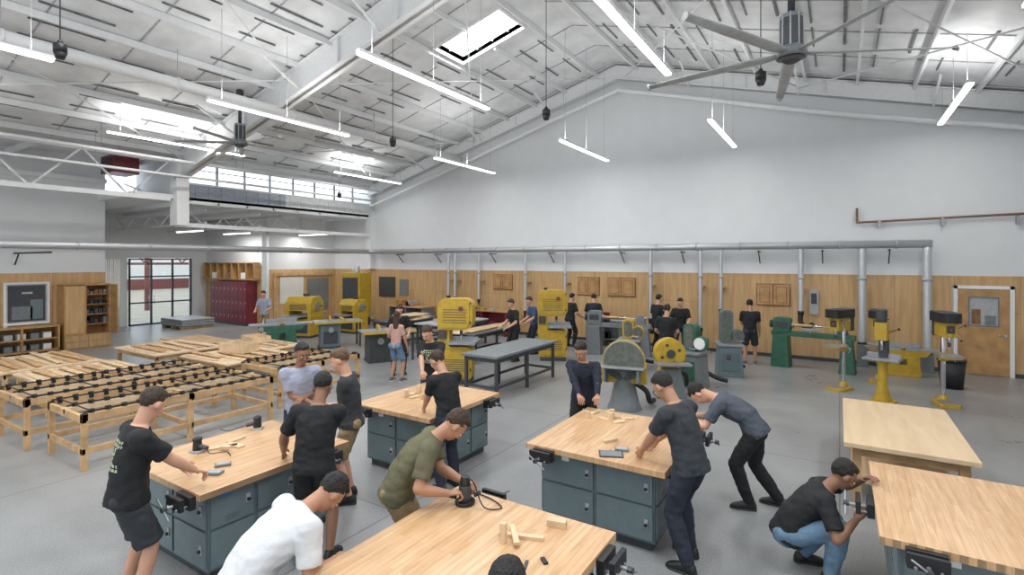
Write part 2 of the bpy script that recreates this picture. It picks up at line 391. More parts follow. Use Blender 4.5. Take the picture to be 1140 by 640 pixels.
    for i, k in enumerate((-1, 1)):
        d = (WR[i]-EL[i]).normalized()
        if palm: n = V(*palm)
        else: n = V(-k, 0, 0) if d.z < -.7 else V(0, 0, -1)
        if d.z >= -.7: d = (d+V(0, 0, .25 if d.z < -.2 else 0)).normalized()
        hand(D, WR[i], d, n, k, curl, sk, s)
        a = AN[i]; ft = feet[i]; fz = a.z-.085*s; toe = rad(-k*8); fd = V(-math.sin(toe), math.cos(toe), 0); fx = V(fd.y, -fd.x, 0)
        c = V(a.x, a.y, fz); up = V(0, 0, 1); R = []; R2 = []
        for q, hw, hh in ((-.075, .022, .03), (-.06, .034, .05), (-.01, .038, .06), (.06, .043, .048), (.12, .049, .036), (.165, .042, .028), (.195, .02, .016)):
            R.append((c+fd*q*s+up*hh*s*.95, fx, up, hw*s, hh*s)); R2.append((c+fd*(q*1.02)*s+up*.012*s, fx, up, (hw+.004)*s, .014*s))
        D.loft(R, shoe, 14, zmin=fz+.004); D.loft(R2, S_WHITE if shoe != S_BLACK else S_BLACK, 14, zmin=fz)
        D.limb(a+V(0, 0, .0), a-V(0, 0, .03*s), .042*s, .045*s, shoe, 12)
    bmesh.ops.recalc_face_normals(D.bm, faces=D.bm.faces)
    me = bpy.data.meshes.new(name); bm = bmesh.new(); mats = list(D.mats)
    tmp = bpy.data.meshes.new('t'); D.bm.to_mesh(tmp); D.bm.free(); bm.from_mesh(tmp); bpy.data.meshes.remove(tmp)
    for pm, m in parts:
        if m not in mats: mats.append(m)
        idx = mats.index(m); n = len(pm.polygons)
        pm.polygons.foreach_set('material_index', [idx]*n)
        if prnt and m is shirt:
            if P_INK not in mats: mats.append(P_INK)
            pi = mats.index(P_INK)
            for pl in pm.polygons:
                c = pl.center-SP(.30); X, Y, u = fr(.3); a, e, g = c.dot(X), c.dot(u), c.dot(Y)
                if g*prnt > .04 and abs(a) < .11 and abs(e) < .12:
                    row = int((e+.12)/.03)
                    if (row in (0, 1, 6, 7) and int((a+1)/.012) % 3 and (e+.12) % .03 > .008) or (row in (2, 3, 4, 5) and noise.noise(c*38) > .05 and abs(a) < .06): pl.material_index = pi
        bm.from_mesh(pm); bpy.data.meshes.remove(pm)
    bm.transform(M)
    bm.to_mesh(me); bm.free()
    for m in mats: me.materials.append(m)
    o = bpy.data.objects.new(name, me); COL.objects.link(o)
    return o

W = 1
# left foreground student with printed shirt
person(-4.86, 1.86, 78, 1.77, lean=9, head=(38, -20), hands=((-5.0, 2.36, .95, W), (-4.66, 2.36, .95, W)), shirt=C_BLACK, pants=C_DSH, shorts=True, hair=HBR, skin=0, prnt=-1, seed=2, curl=.6, w=1.14)
# white shirt bending at near bench
person(-3.12, 1.93, 76, 1.76, hip=(0, -.1, .80), lean=50, head=(72, 0), hands=((-3.15, 2.42, .62, W), (-2.86, 2.3, .80, W)), shirt=C_WHITE, pants=C_DJEAN, hair=HB, skin=1, seed=3, w=1.2)
# olive shirt
person(-3.07, 3.16, 40, 1.77, hip=(0, -.05, .92), lean=38, head=(62, -5), hands=((-2.64, 3.42, .97, W), (-2.62, 3.2, .96, W)), shirt=C_OLIVE, pants=C_KHAKI, hair=HBR, skin=1, seed=4, curl=.8, w=1.12)
# group of three
person(-5.78, 4.1, -25, 1.78, lean=5, head=(18, -10), hands=((.02, .26, 1.12), (-.06, .28, 1.08)), shirt=C_LG, pants=C_DJEAN, hair=HB, skin=2, seed=5)
person(-4.13, 3.08, 120, 1.75, lean=12, head=(32, 0), hands=((-4.62, 3.1, .93, W), (-4.58, 3.45, .92, W)), shirt=C_BLACK, pants=C_BLACK, shorts=True, hair=HB, skin=2, seed=6, w=1.14)
person(-4.85, 4.14, 215, 1.78, lean=6, head=(26, 0), hands=((.05, .27, 1.1), (-.04, .3, 1.07)), shirt=C_CHAR, pants=C_KHAKI, shorts=True, hair=HBL, skin=0, seed=7, vol=1.1)
# behind second-row bench
person(-5.85, 6.72, -70, 1.77, lean=12, head=(36, 10), hands=((-5.35, 6.2, .92, W), (-5.6, 6.2, .92, W)), shirt=C_BLACK, pants=C_DJEAN, hair=HBR, skin=0, seed=8, prnt=1)
person(-4.04, 4.95, 165, 1.72, lean=14, head=(36, -15), hands=((-4.5, 5.0, .92, W), (-4.45, 5.3, .92, W)), shirt=C_BLACK, pants=C_DJEAN, hair=HBR, skin=0, seed=9)
# middle bench
person(-1.16, 4.92, 162, 1.8, hip=(.0, 0, .95), lean=18, head=(46, 0), hands=((-1.65, 4.98, .93, W), (-1.62, 5.28, .92, W)), feet=((-.15, -.06), (.13, .08)), shirt=C_CHAR, pants=C_DJEAN, hair=HB, skin=1, seed=10, w=1.12)
person(-.92, 6.48, 184, 1.78, hip=(0, -.1, .90), lean=56, head=(80, 0), hands=((-1.55, 6.26, .93, W), (-1.55, 6.52, .92, W)), feet=((-.12, -.05), (.14, -.34)), shirt=C_GREY, pants=C_BLACK, hair=HB, skin=0, seed=11, w=1.1)
person(-3.05, 6.72, -75, 1.7, lean=8, head=(30, 15), hands=((-2.6, 6.15, .92, W), (-2.85, 6.2, .92, W)), shirt=C_NAVY, pants=C_BLACK, sleeve='long', hair=HB, skin=1, seed=12, vol=1.15, w=1.08)
# crouching student at right bench
person(-.28, 5.38, 12, 1.76, hip=(0, -.12, .36), lean=38, head=(36, -5), hands=((.18, 5.62, .84, W), (.12, 5.25, .62, W)), feet=((-.14, .02), (.16, .18)), knee=((-.25, 1, .9), (.25, 1, .9)), shirt=C_BLACK, pants=C_JEAN, hair=HB, skin=2, seed=13, w=1.1)
# student at near edge (only hair top in view)
person(-1.02, 1.52, 118, 1.72, hip=(0, -.1, .9), lean=40, head=(52, 0), hands=((-1.5, 1.98, .9, W), (-1.38, 2.1, .9, W)), shirt=C_NAVY, pants=C_DJEAN, hair=HB, skin=1, seed=14)
FV = .016
person(-8.75, 8.75, 100, 1.62, lean=4, head=(10, -20), hands=((-.15, .25, .98), (.24, .12, .8)), shirt=C_PINK, pants=C_JEAN, shorts=True, hair=HBR, skin=1, longhair=True, vox=FV, w=.88, shoe=S_GREY, seed=15)
person(-9.3, 9.4, -40, 1.75, lean=8, head=(30, 0), hands=((-.2, .3, 1.0), (.2, .3, 1.0)), shirt=C_BLACK, pants=C_DJEAN, hair=HBR, vox=FV, seed=16)
person(-7.75, 12.4, 240, 1.75, lean=6, head=(25, 0), hands=((-.2, .32, .98), (.2, .32, .98)), shirt=C_BLACK, pants=C_BLACK, hair=HBR, vox=FV, seed=17)
person(-7.85, 13.7, 230, 1.75, lean=10, head=(30, 0), hands=((-.2, .35, .98), (.2, .32, .98)), shirt=C_BLUE, pants=C_DJEAN, hair=HBR, vox=FV, seed=18)
person(-7.5, 15.4, 70, 1.75, lean=5, head=(20, 0), hands=((-.2, .3, 1.0), (.2, .3, 1.0)), shirt=C_BLACK, pants=C_BLACK, hair=HB, vox=FV, seed=19)
person(-6.75, 15.6, 110, 1.75, lean=8, head=(30, 0), hands=((-.2, .32, 1.0), (.2, .3, 1.0)), shirt=C_NAVY, pants=C_DJEAN, hair=HB, vox=FV, seed=20)
person(-3.55, 12.6, 100, 1.75, lean=5, head=(20, 10), hands=((-.2, .32, 1.0), (.2, .3, 1.0)), shirt=C_BLACK, pants=C_BLACK, hair=HB, vox=FV, seed=21)
person(-3.9, 15.3, -80, 1.75, lean=5, head=(25, 0), hands=((-.2, .32, 1.0), (.2, .3, 1.0)), shirt=C_BLACK, pants=C_DJEAN, hair=HB, vox=FV, seed=22)
person(-4.75, 15.8, 60, 1.78, lean=5, head=(15, 0), hands=((-.2, .3, 1.0), (.2, .3, 1.0)), shirt=C_BLACK, pants=C_BLACK, hair=HB, vox=FV, seed=23)
person(-2.05, 15.3, 100, 1.76, lean=4, head=(20, -10), hands=((-.1, .32, 1.05), (.24, .15, .85)), shirt=C_BLACK, pants=C_DSH, shorts=True, hair=HB, skin=1, vox=FV, shoe=S_GREY, seed=24)
person(-18.0, 11.3, -60, 1.72, lean=5, head=(20, 0), hands=((-.2, .3, 1.0), (.2, .3, 1.0)), shirt=C_LG, pants=C_KHAKI, hair=HBR, vox=FV, seed=25)

# ------------------------------------------------------------------ camera
cam = bpy.data.cameras.new('camera'); co = bpy.data.objects.new('camera', cam); COL.objects.link(co)
co.location = (0, 0, 2.8); co.rotation_euler = (rad(90), 0, rad(32.34))
cam.lens = 18.19; cam.sensor_width = 36; cam.shift_y = -.0254; cam.clip_end = 300
scn.camera = co

# ------------------------------------------------------------------ shell
random.seed(7)
XL, XR, XE, YB, YF, RX = -21.2, 5.7, -18.5, 17.0, -8.0, -6.4
def deckz(x): return 9.5-.265*abs(x-RX)
b = B(); b.box(-27, 6.2, YF-.5, 17.3, -.2, 0, M_FLOOR); b.done('floor')
b = B()
b.prism([(XL-.0, 0), (XR, 0), (XR, deckz(XR)), (RX, deckz(RX)), (XE, deckz(XE)), (XL, 5.6)], YB, YB+.2, M_WALL)
b.done('wall_back')
b = B()
b.box(XL, 2.40, YB-.025, YB, 0, 2.44, M_PLY); b.box(3.55, XR, YB-.025, YB, 0, 2.44, M_PLY); b.box(2.40, 3.55, YB-.025, YB, 2.2, 2.44, M_PLY)
b.box(XL, 2.42, YB-.035, YB-.025, 2.41, 2.44, M_PLY); b.box(3.53, XR, YB-.035, YB-.025, 2.41, 2.44, M_PLY)
b.done('trim_1_plywood_wainscot')
b = B(); b.box(XL, 2.42, YB-.045, YB-.026, 0, .1, M_DGREY); b.box(3.57, XR, YB-.045, YB-.026, 0, .1, M_DGREY); b.done('baseboard_back')
b = B(); b.box(XL-.2, XL, YF, 7.5, 0, 6.3, M_WALL)
b.box(XL-.02, XL+.14, YF, 7.5, 5.45, 5.6, M_STEEL); b.done('wall_left')
b = B(); b.box(XL, XL+.025, YF, 7.5, 0, 2.44, M_PLYY); b.done('trim_2_plywood_wainscot')
b = B(); b.box(XL-.2, XL, 13.5, 17.2, 0, 5.6, M_WALL); b.done('wall_left_far')
b = B(); b.box(XL, XL+.025, 13.5, 16.97, 0, 2.44, M_PLYY); b.done('trim_3_plywood_wainscot')
b = B(); b.box(-26.2, XL-.2, 13.3, 13.5, 0, 5.6, M_WALL); b.box(-26, XL-.2, 13.275, 13.3, 0, 2.6, M_PLY); b.done('wall_alcove')
b = B(); b.box(-26.2, XL-.2, 7.3, 7.5, 0, 5.6, M_WALL); b.done('wall_alcove_near')
b = B(); b.box(-26.2, -26, 7.5, 10, 0, 5.6, M_WALL); b.box(-26.2, -26, 12.6, 13.3, 0, 5.6, M_WALL); b.box(-26.2, -26, 10, 12.6, 2.95, 5.6, M_WALL); b.done('wall_alcove_end')
b = B(); b.box(XR, XR+.2, YF, 17.2, 0, deckz(XR)+.1, M_WALL); b.done('wall_right')
b = B()
b.box(XL, XR, YF-.2, YF, 0, .9, M_WALL)
b.prism([(XL, 4.3), (XR, 4.3), (XR, deckz(XR)), (RX, deckz(RX)), (XE, deckz(XE)), (XL, 5.6)], YF-.2, YF, M_WALL)
for x in (XL+.2, -16.5, -11.5, -6.4, -1.4, XR-.2): b.box(x-.2, x+.2, YF-.2, YF, .9, 4.3, M_WALL)
b.done('wall_front')

SKY = [(-9.4, -7.3, 10.9, 12.15), (-9.4, -7.3, 2.6, 3.85), (-5.5, -3.4, 10.9-8.4, 12.15-8.4), (-9.4, -7.3, -5, -3.75), (.5, 2.6, 2.6, 3.85)]
xs = sorted(set([XE-.0, RX, XR+.1]+[a for k in SKY for a in k[:2]])); ys = sorted(set([YF-.2, YB+.2]+[a for k in SKY for a in k[2:]]))
b = B()
for i in range(len(xs)-1):
    for j in range(len(ys)-1):
        cx, cy = (xs[i]+xs[i+1])/2, (ys[j]+ys[j+1])/2
        if any(k[0] < cx < k[1] and k[2] < cy < k[3] for k in SKY): continue
        x0, x1 = xs[i], xs[i+1]
        b.prism([(x0, deckz(x0)), (x1, deckz(x1)), (x1, deckz(x1)+.15), (x0, deckz(x0)+.15)], ys[j], ys[j+1], M_DECK)
b.done('ceiling')
for k in SKY:
    b = B(); x0, x1, y0, y1 = k
    for (a0, a1, c0, c1) in ((x0-.06, x1+.06, y0-.06, y0), (x0-.06, x1+.06, y1, y1+.06), (x0-.06, x0, y0, y1), (x1, x1+.06, y0, y1)):
        b.prism([(a0, deckz(a0)-.08), (a1, deckz(a1)-.08), (a1, deckz(a1)+.25), (a0, deckz(a0)+.25)], c0, c1, M_WHITE)
    for t in (.25, .5, .75):
        x = x0+(x1-x0)*t; b.beam((x, y0, deckz(x)+.1), (x, y1, deckz(x)+.1), .03, .03, M_WHITE)
    y = (y0+y1)/2; b.beam((x0, y, deckz(x0)+.1), (x1, y, deckz(x1)+.1), .03, .03, M_WHITE)
    o = b.done('skylight')
    L = bpy.data.lights.new('skylight_daylight', 'AREA'); L.shape = 'RECTANGLE'; L.size = 2.1; L.size_y = 1.25; L.energy = 210; L.color = (.9, .95, 1)
    xm = (x0+x1)/2
    lo = bpy.data.objects.new('daylight', L); COL.objects.link(lo); lo.location = (xm, y, deckz(xm)+.22); lo.rotation_euler = (0, math.atan(.265)*(-1 if xm < RX else 1), 0); lo.parent = o
b = B(); b.box(XL-.2, XE+.1, YF-.2, 8.5, 6.3, 6.45, M_DECK); b.done('ceiling_side_near')
b = B(); b.box(-26.2, XE, 7.3, 17.2, 4.86, 5.0, M_WALL)
for i in range(8): b.box(-26, XE, 8.8+i*1.05, 8.86+i*1.05, 4.72, 4.86, M_STEEL)
b.done('ceiling_side_far')
b = B()
for y in (9.6, 11.6, 13.1):
    b.beam((-25.98, y, 4.6), (XE-.3, y, 4.6), .06, .06, M_STEEL); b.beam((-25.98, y, 4.15), (XE-.3, y, 4.15), .06, .06, M_STEEL)
    for i in range(9):
        xa = -25.9+i*.75; b.beam((xa, y, 4.15 if i % 2 else 4.6), (xa+.75, y, 4.6 if i % 2 else 4.15), .04, .04, M_STEEL)
b.done('side_bay_joists')
for y in (10.5, 12.4, 14.8):  # fill lights with made-up fixtures, added to brighten the side bay
    cx = -21.8 if y < 13 else -19.9
    b = B(); b.box(cx-1, cx+1, y-.06, y+.06, 4.0, 4.07, M_WHITE)
    b.box(cx-.95, cx+.95, y-.05, y+.05, 3.97, 4.0, M_LAMP)
    for q in (-.9, .9): b.cyl((cx+q, y, 4.07), (cx+q, y, 4.85), .006, M_LGREY, n=5)
    o = b.done('added_bay_fill_light')
    L = bpy.data.lights.new('added_fill_lamp', 'AREA'); L.shape = 'RECTANGLE'; L.size = 1.9; L.size_y = .12; L.energy = 45; L.color = (1, .985, .96)
    lo = bpy.data.objects.new('added_fill_lamp', L); COL.objects.link(lo); lo.location = (cx, y, 3.96); lo.parent = o
b = B(); b.box(XL-.2, XE, 8.5, 8.6, 4.9, 6.4, M_WALL); b.done('wall_clerestory_end')
b = B()
b.box(XE-.12, XE, 8.7, YB, 4.75, 4.95, M_STEEL)
for i in range(36): b.box(XE-.06, XE+.02+.02*(i % 2), 8.85+i*.226, 8.85+(i+1)*.226, 4.95, 5.4, M_STEELG if i < 16 else M_WALL)
b.box(XE-.1, XE+.03, 8.7, YB, 5.4, 5.46, M_STEEL); b.box(XE-.1, XE+.03, 8.7, YB, 6.16, 6.3, M_STEEL)
for i in range(9): b.box(XE-.06, XE+.02, 8.8+i*1.0, 8.86+i*1.0, 5.46, 6.16, M_LGREY)
b.box(XE-.05, XE+.0, 8.8, 16.9, 5.9, 5.93, M_LGREY)
b.done('window_1_clerestory')
def rafter(y, name, w=.3, d=.6):
    b = B()
    for (xa, xb) in ((XE, RX), (RX, XR)):
        za, zb = deckz(xa)-.05, deckz(xb)-.05
        b.prism([(xa, za-d), (xb, zb-d), (xb, zb-d+.04), (xa, za-d+.04)], y-w/2, y+w/2, M_STEEL)
        b.prism([(xa, za-d), (xb, zb-d), (xb, zb), (xa, za)], y-.06, y+.06, M_STEEL)
        b.prism([(xa, za-.04), (xb, zb-.04), (xb, zb), (xa, za)], y-w/2, y+w/2, M_STEEL)
        n = 6
        for i in range(1, n):
            x = xa+(xb-xa)*i/n; z = deckz(x)-.05
            b.box(x-.01, x+.01, y-w/2+.02, y+w/2-.02, z-d, z, M_STEEL)
    b.done(name)
rafter(8.6, 'roof_rafter', .36, .75); rafter(.2, 'roof_rafter', .36, .75); rafter(16.82, 'roof_rafter', .26, .45)
b = B(); b.box(XE-.25, XE+.22, 8.42, 8.8, 4.0, 6.2, M_STEEL); b.box(XE-.1, XE+.1, 8.5, YB, 3.95, 4.08, M_STEEL)
b.box(XE-.2, XE+.14, 16.75, 17, 2.46, 6.0, M_STEEL); b.done('eave_column_box')
b = B()
for side in (-1, 1):
    x = RX+side*.7
    while XE+.2 < x < XR-.1:
        z = deckz(x)-.1
        segs = [(YF, YB)]
        for s in SKY:
            if s[0]-.08 < x < s[1]+.08:
                segs = [(a, c) for (p, q) in segs for (a, c) in ((p, min(q, s[2]-.06)), (max(p, s[3]+.06), q)) if c-a > .2]
        for a, c in sorted(set(segs)):
            if not any(s[0]-.08 < x < s[1]+.08 and a < (s[2]+s[3])/2 < c for s in SKY): b.box(x-.03, x+.03, a, c, z-.06, z+.09, M_STEEL)
        x += side*1.22
b.done('roof_purlins')
b = B()
for side in (-1, 1):
    x = RX+side*1.0; kk = 0
    while XE+.2 < x < XR-.1:
        y = YF+.2
        while y < YB-1:
            if not any(s[0]-.1 < x < s[1]+.1 and s[2]-1.6 < y < s[3]+.1 for s in SKY):
                if random.random() < .78:
                    L = random.uniform(.8, 1.35)
                    b.beam((x, y+.1, deckz(x)-.02), (x, y+.1+L, deckz(x)-.02), .05 if kk % 2 else .03, .03, M_FOIL)
            y += 1.6
        x += side*.61; kk += 1
y = YF+.5
while y < YB:
    for (xa, xb) in ((XE, RX), (RX, XR)):
        for s0 in range(10):
            x0 = xa+(xb-xa)*s0/10; x1 = xa+(xb-xa)*(s0+1)/10
            if any(s[2]-.1 < y < s[3]+.1 and s[0]-1.3 < x0 < s[1]+.1 for s in SKY): continue
            b.beam((x0, y, deckz(x0)-.01), (x1, y, deckz(x1)-.01), .03, .02, M_SEAM)
    y += 1.6
b.done('roof_insulation_seams')
b = B()
def braces(y0, y1, x0, x1):
    b.cyl((x0, y0, deckz(x0)-.35), (x1, y1, deckz(x1)-.35), .018, M_STEEL, n=8); b.cyl((x1, y0, deckz(x1)-.4), (x0, y1, deckz(x0)-.4), .018, M_STEEL, n=8)
for x0, x1 in ((-17.8, -12.3), (-12.3, -6.8), (-6, -1), (-1, 5)):
    braces(8.8, 16.6, x0, x1); braces(.5, 8.4, x0, x1)
for x in (-4, -1, 2): b.beam((x, 16.7, deckz(x)-.55), (x, 15.6, deckz(x)-.1), .05, .05, M_STEEL); b.beam((x, 8.7, deckz(x)-.7), (x, 9.8, deckz(x)-.1), .05, .05, M_STEEL)
for x in (-15, -12, -9): b.beam((x, 16.7, deckz(x)-.5), (x, 15.7, deckz(x)-.1), .05, .05, M_STEEL); b.beam((x, 8.7, deckz(x)-.7), (x, 9.8, deckz(x)-.1), .05, .05, M_STEEL); b.beam((x, 8.5, deckz(x)-.7), (x, 7.4, deckz(x)-.1), .05, .05, M_STEEL)
b.done('roof_cross_bracing')
b = B(); b.cyl((-13, YF+.05, 6.93), (-13, 16.6, 6.93), .13, M_STEEL, n=20)
for y in range(-6, 17, 3): b.cyl((-13, y, 7.0), (-13, y, deckz(-13)-.02), .01, M_LGREY, n=6); b.cyl((-13, y-.03, 6.93), (-13, y+.03, 6.93), .15, M_STEEL)
b.done('white_air_duct')
b = B()
for (x, z, r) in ((-17.2, 5.9, .05), (-17.6, 5.5, .04)):
    b.cyl((x, YF+.05, z), (x, 16.4, z), r, M_STEEL, n=10)
    for y in range(-6, 17, 4): b.cyl((x, y, z), (x, y, deckz(x)-.02), .008, M_LGREY, n=6)
b.done('sprinkler_pipes')
b = B()
b.tube([(XE+.3, 16.6, 5.3), (-12, 16.6, 7.0), (RX-.3, 16.6, 8.45), (RX+.6, 16.6, 8.42), (0, 16.6, 6.8), (XR-.1, 16.6, 5.5)], .07, M_STEEL, sub=8)
b.done('gable_pipe')
b = B()
for z in (6.1, 4.85): b.beam((XE, YF+.05, z), (XE, 8.3, z), .14, .14, M_STEEL)
n = 14
for i in range(n):
    y0 = YF+.1+(8.3-YF-.1)*i/n; y1 = YF+.1+(8.3-YF-.1)*(i+1)/n
    za, zb = (4.85, 6.1) if i % 2 else (6.1, 4.85)
    b.beam((XE, y0, za), (XE, y1, zb), .05, .05, M_STEEL)
for y in (-3, 1, 5, 8): b.beam((XL+.15, y, 6.1), (XE, y, 6.1), .1, .14, M_STEEL); b.beam((XL+.15, y, 5.5), (XE, y, 4.85), .05, .05, M_STEEL)
b.done('eave_girder_truss')
b = B(); b.box(-20.4, -19.4, 7.1, 7.8, 5.65, 6.22, M_RED)
for i in range(5): b.box(-20.3, -19.5, 7.07, 7.1, 5.72+i*.09, 5.76+i*.09, M_DGREY)
b.done('unit_heater')
b = B(); b.tube([(.4, 16.9, 4.0), (.4, 16.9, 3.9), (.45, 16.88, 3.86), (.6, 16.88, 3.86), (3, 16.88, 3.92), (5.6, 16.88, 3.98)], .03, M_BRASS, n=8, sub=4)
b.cyl((.4, 16.9, 3.9), (.4, 16.9, 4.25), .03, M_BRASS, n=8)
for x in (.9, 2.2, 3.6): b.box(x-.03, x+.03, 16.85, 16.99, 3.7, 3.9, M_IRON)
b.done('gas_supply_pipe')

# ------------------------------------------------------------------ hanging lights
for x in (-16.15, -11.2, -6.6, -2.62, 2.1):
    for (y0, y1) in ((-7.6, -4.), (-.5, 3.25), (5.75, 9.45), (12.95, 16.45)):
        b = B()
        b.prism([(x-.06, 6.2), (x+.06, 6.2), (x+.045, 6.26), (x-.045, 6.26)], y0, y1, M_WHITE)
        b.box(x-.055, x+.055, y0+.02, y1-.02, 6.165, 6.2, M_LAMP)
        b.box(x-.062, x+.062, (y0+y1)/2-.015, (y0+y1)/2+.015, 6.16, 6.265, M_WHITE)
        for y in (y0+.3, (y0+y1)/2, y1-.3): b.cyl((x, y, 6.26), (x, y, deckz(x)-.02), .005, M_LGREY, n=5)
        o = b.done('added_bay_fill_light')
        far = y1 > 16; yl = (y0+y1-(1.4 if far else 0))/2; Ly = y1-y0-(1.5 if far else .1)
        for nm, z, rx, e in (('added_fill_lamp', 6.155, 0, 50 if far else 62), ('up_lamp', 6.29, 180, 26 if far else 40)):
            L = bpy.data.lights.new(nm, 'AREA'); L.shape = 'RECTANGLE'; L.size = .11; L.size_y = Ly; L.energy = e; L.color = (1, .985, .96)
            lo = bpy.data.objects.new(nm, L); COL.objects.link(lo); lo.location = (x, yl, z); lo.rotation_euler = (rad(rx), 0, 0); lo.parent = o
for (x, y, z) in ((-9.1, 2.7, 5.7), (-9.2, 9.1, 5.7), (-4.9, 9.0, 5.7), (-1.04, 8.9, 5.65), (-16.3, 13.3, 5.35)):
    b = B(); b.cyl((x, y, z+.1), (x, y, deckz(x)-.02), .008, M_DGREY, n=5)
    b.cyl((x, y, z-.02), (x, y, z+.1), .08, M_BLACK); b.cyl((x, y, z-.1), (x, y, z-.02), .05, M_BLACK, r2=.08); b.cyl((x, y, z+.1), (x, y, z+.16), .05, M_BLACK, r2=.02)
    b.done('hanging_cord_reel')
def fan(x, y, z, R, a0):
    b = B(T(x, y, 0, z))
    top = deckz(x)-z-.02
    b.cyl((0, 0, .5), (0, 0, top), .045, M_DGREY); b.cyl((0, 0, top-.15), (0, 0, top), .09, M_DGREY)
    b.cyl((0, 0, .05), (0, 0, .52), .13, M_STEELG, n=20); b.cyl((0, 0, .1), (0, 0, .46), .145, M_DGREY, r2=.14, n=12, sm=False)
    b.cyl((0, 0, -.06), (0, 0, .06), .19, M_GREY, n=20); b.cyl((0, 0, -.12), (0, 0, -.06), .08, M_DGREY, r2=.17)
    for i in range(8):
        a = i*math.pi/4; b.box(.135*math.cos(a)-.01, .135*math.cos(a)+.01, .135*math.sin(a)-.01, .135*math.sin(a)+.01, .05, .52, M_LGREY)
    for i in range(5):
        a = rad(a0+72*i); d = V(math.cos(a), math.sin(a), 0); t = V(-math.sin(a), math.cos(a), 0); up = V(0, 0, 1)
        ty = (t*math.cos(rad(14))+up*math.sin(rad(14)))
        tz = (up*math.cos(rad(14))-t*math.sin(rad(14)))
        b.loft([(d*.15, ty, tz, .05, .02), (d*.35, ty, tz, .085, .014), (d*(R*.6), ty, tz, .08, .011), (d*R, ty, tz, .06, .008)], M_LGREY, 10)
        b.loft([(d*R, ty, up, .06, .03), (d*(R+.03), ty, up, .05, .05)], M_LGREY, 8)
    b.done('ceiling_fan')
fan(-.55, 7.9, 5.6, 2.05, 27); fan(-13.9, 8.0, 6.05, 1.6, 5)

# ------------------------------------------------------------------ spiral ducts
b = B()
b.cyl((XE+.25, -6, 3.25), (XE+.25, 16.5, 3.25), .105, M_DUCT, n=20)
b.tube([(XE+.25, 16.4, 3.25), (XE+.27, 16.58, 3.25), (XE+.42, 16.68, 3.25), (XE+.7, 16.68, 3.25)], .105, M_DUCT, n=18)
b.cyl((XE+.6, 16.68, 3.25), (1.97, 16.68, 3.25), .105, M_DUCT, n=20)
for i in range(16): x = -17.5+i*1.25; b.cyl((x-.02, 16.68, 3.25), (x+.02, 16.68, 3.25), .12, M_LGREY, n=20)
for i in range(12): y = -5+i*1.8; b.cyl((XE+.25, y-.02, 3.25), (XE+.25, y+.02, 3.25), .12, M_LGREY, n=20)
for y in (-4, -.5, 3, 5.2): b.beam((XL+.03, y, 3.05), (XE+.3, y, 3.05), .05, .05, M_BLACK); b.beam((XL+.03, y, 2.7), (XL+.4, y, 3.05), .03, .03, M_BLACK)
for x in (-16.5, -14.3, -11.5, -8.9, -6.2, -4.2, -2, -.4, 1.1):
    b.beam((x, 16.5, 3.1), (x, 16.98, 3.1), .035, .035, M_BLACK); b.beam((x, 16.6, 3.1), (x, 16.97, 2.75), .025, .025, M_BLACK)
b.done('dust_collection_main_duct')
drops = [(-13.65, 1.1, .06), (-13.3, 1.3, .06), (-12.1, 1.25, .05), (-9.95, .9, .05), (-8.3, 1.6, .05), (-5.2, .9, .06), (-3.64, .7, .06), (-3.04, 1.3, .05), (-.92, 1.35, .07), (.51, .6, .095), (1.87, .45, .095)]
for x, z, r in drops:
    b = B(); y = 16.66
    b.tube([(x, y, 3.15), (x, y, 2.9), (x, y-.02, z+.3), (x, y-.02, z)], r, M_DUCT, n=14, sub=4)
    b.cyl((x, y, 2.3), (x, y, 2.38), r+.015, M_LGREY); b.cyl((x, y-.02, z-.04), (x, y-.02, z+.06), r+.015, M_BLACK)
    if r < .09:
        b.tube([(x, y-.02, z), (x, y-.08, z-.25), (x+.15, y-.4, z-.35), (x+.3, y-.6, z-.25 if z > .8 else .3)], r*.95, M_BLACK, n=12)
    else:
        b.box(x-r-.03, x+r+.03, y-.15, y+.1, 0, z, M_GREY)
    b.box(x-.09, x+.09, y-.02, y+.29, 2.0, 2.03, M_IRON)
    b.done('dust_collection_drop_duct')

# ------------------------------------------------------------------ doors & wall items
b = B(); x0, x1 = 2.5, 3.47
b.box(x0-.08, x0, 16.93, 16.99, 0, 2.2, M_WHITE); b.box(x1, x1+.08, 16.93, 16.99, 0, 2.2, M_WHITE); b.box(x0-.08, x1+.08, 16.93, 16.99, 2.12, 2.2, M_WHITE)
wx0, wx1, wz0, wz1 = x0+.22, x1-.2, 1.22, 1.92
b.box(x0, x1, 16.955, 16.99, .01, wz0, M_OAK); b.box(x0, wx0, 16.955, 16.99, wz0, 2.12, M_OAK); b.box(wx1, x1, 16.955, 16.99, wz0, 2.12, M_OAK)
b.box(wx0, wx1, 16.955, 16.99, wz1, 2.12, M_OAK)
b.box(wx0, wx1, 16.98, 16.985, wz0, wz1, M_LGREY)
b.box(wx0-.015, wx0+.01, 16.945, 16.99, wz0-.015, wz1+.015, M_GREY); b.box(wx1-.01, wx1+.015, 16.945, 16.99, wz0-.015, wz1+.015, M_GREY)
b.box(wx0, wx1, 16.945, 16.99, wz0-.015, wz0+.01, M_GREY); b.box(wx0, wx1, 16.945, 16.99, wz1-.01, wz1+.015, M_GREY)
b.box(wx0+.05, wx0+.22, 16.97, 16.98, wz0+.03, wz0+.4, M_DARKWOOD); b.box(wx0+.3, wx0+.5, 16.97, 16.98, wz0+.03, wz0+.25, M_GREY)
b.cyl((x1-.09, 16.955, 1.0), (x1-.09, 16.9, 1.0), .03, M_CHROME); b.cyl((x1-.09, 16.91, 1.0), (x1-.22, 16.91, 1.0), .012, M_CHROME)
for z in (.25, 1.05, 1.85): b.cyl((x0+.005, 16.95, z), (x0+.005, 16.95, z+.1), .012, M_CHROME, n=8)
b.done('door_1', .003)
b = B()
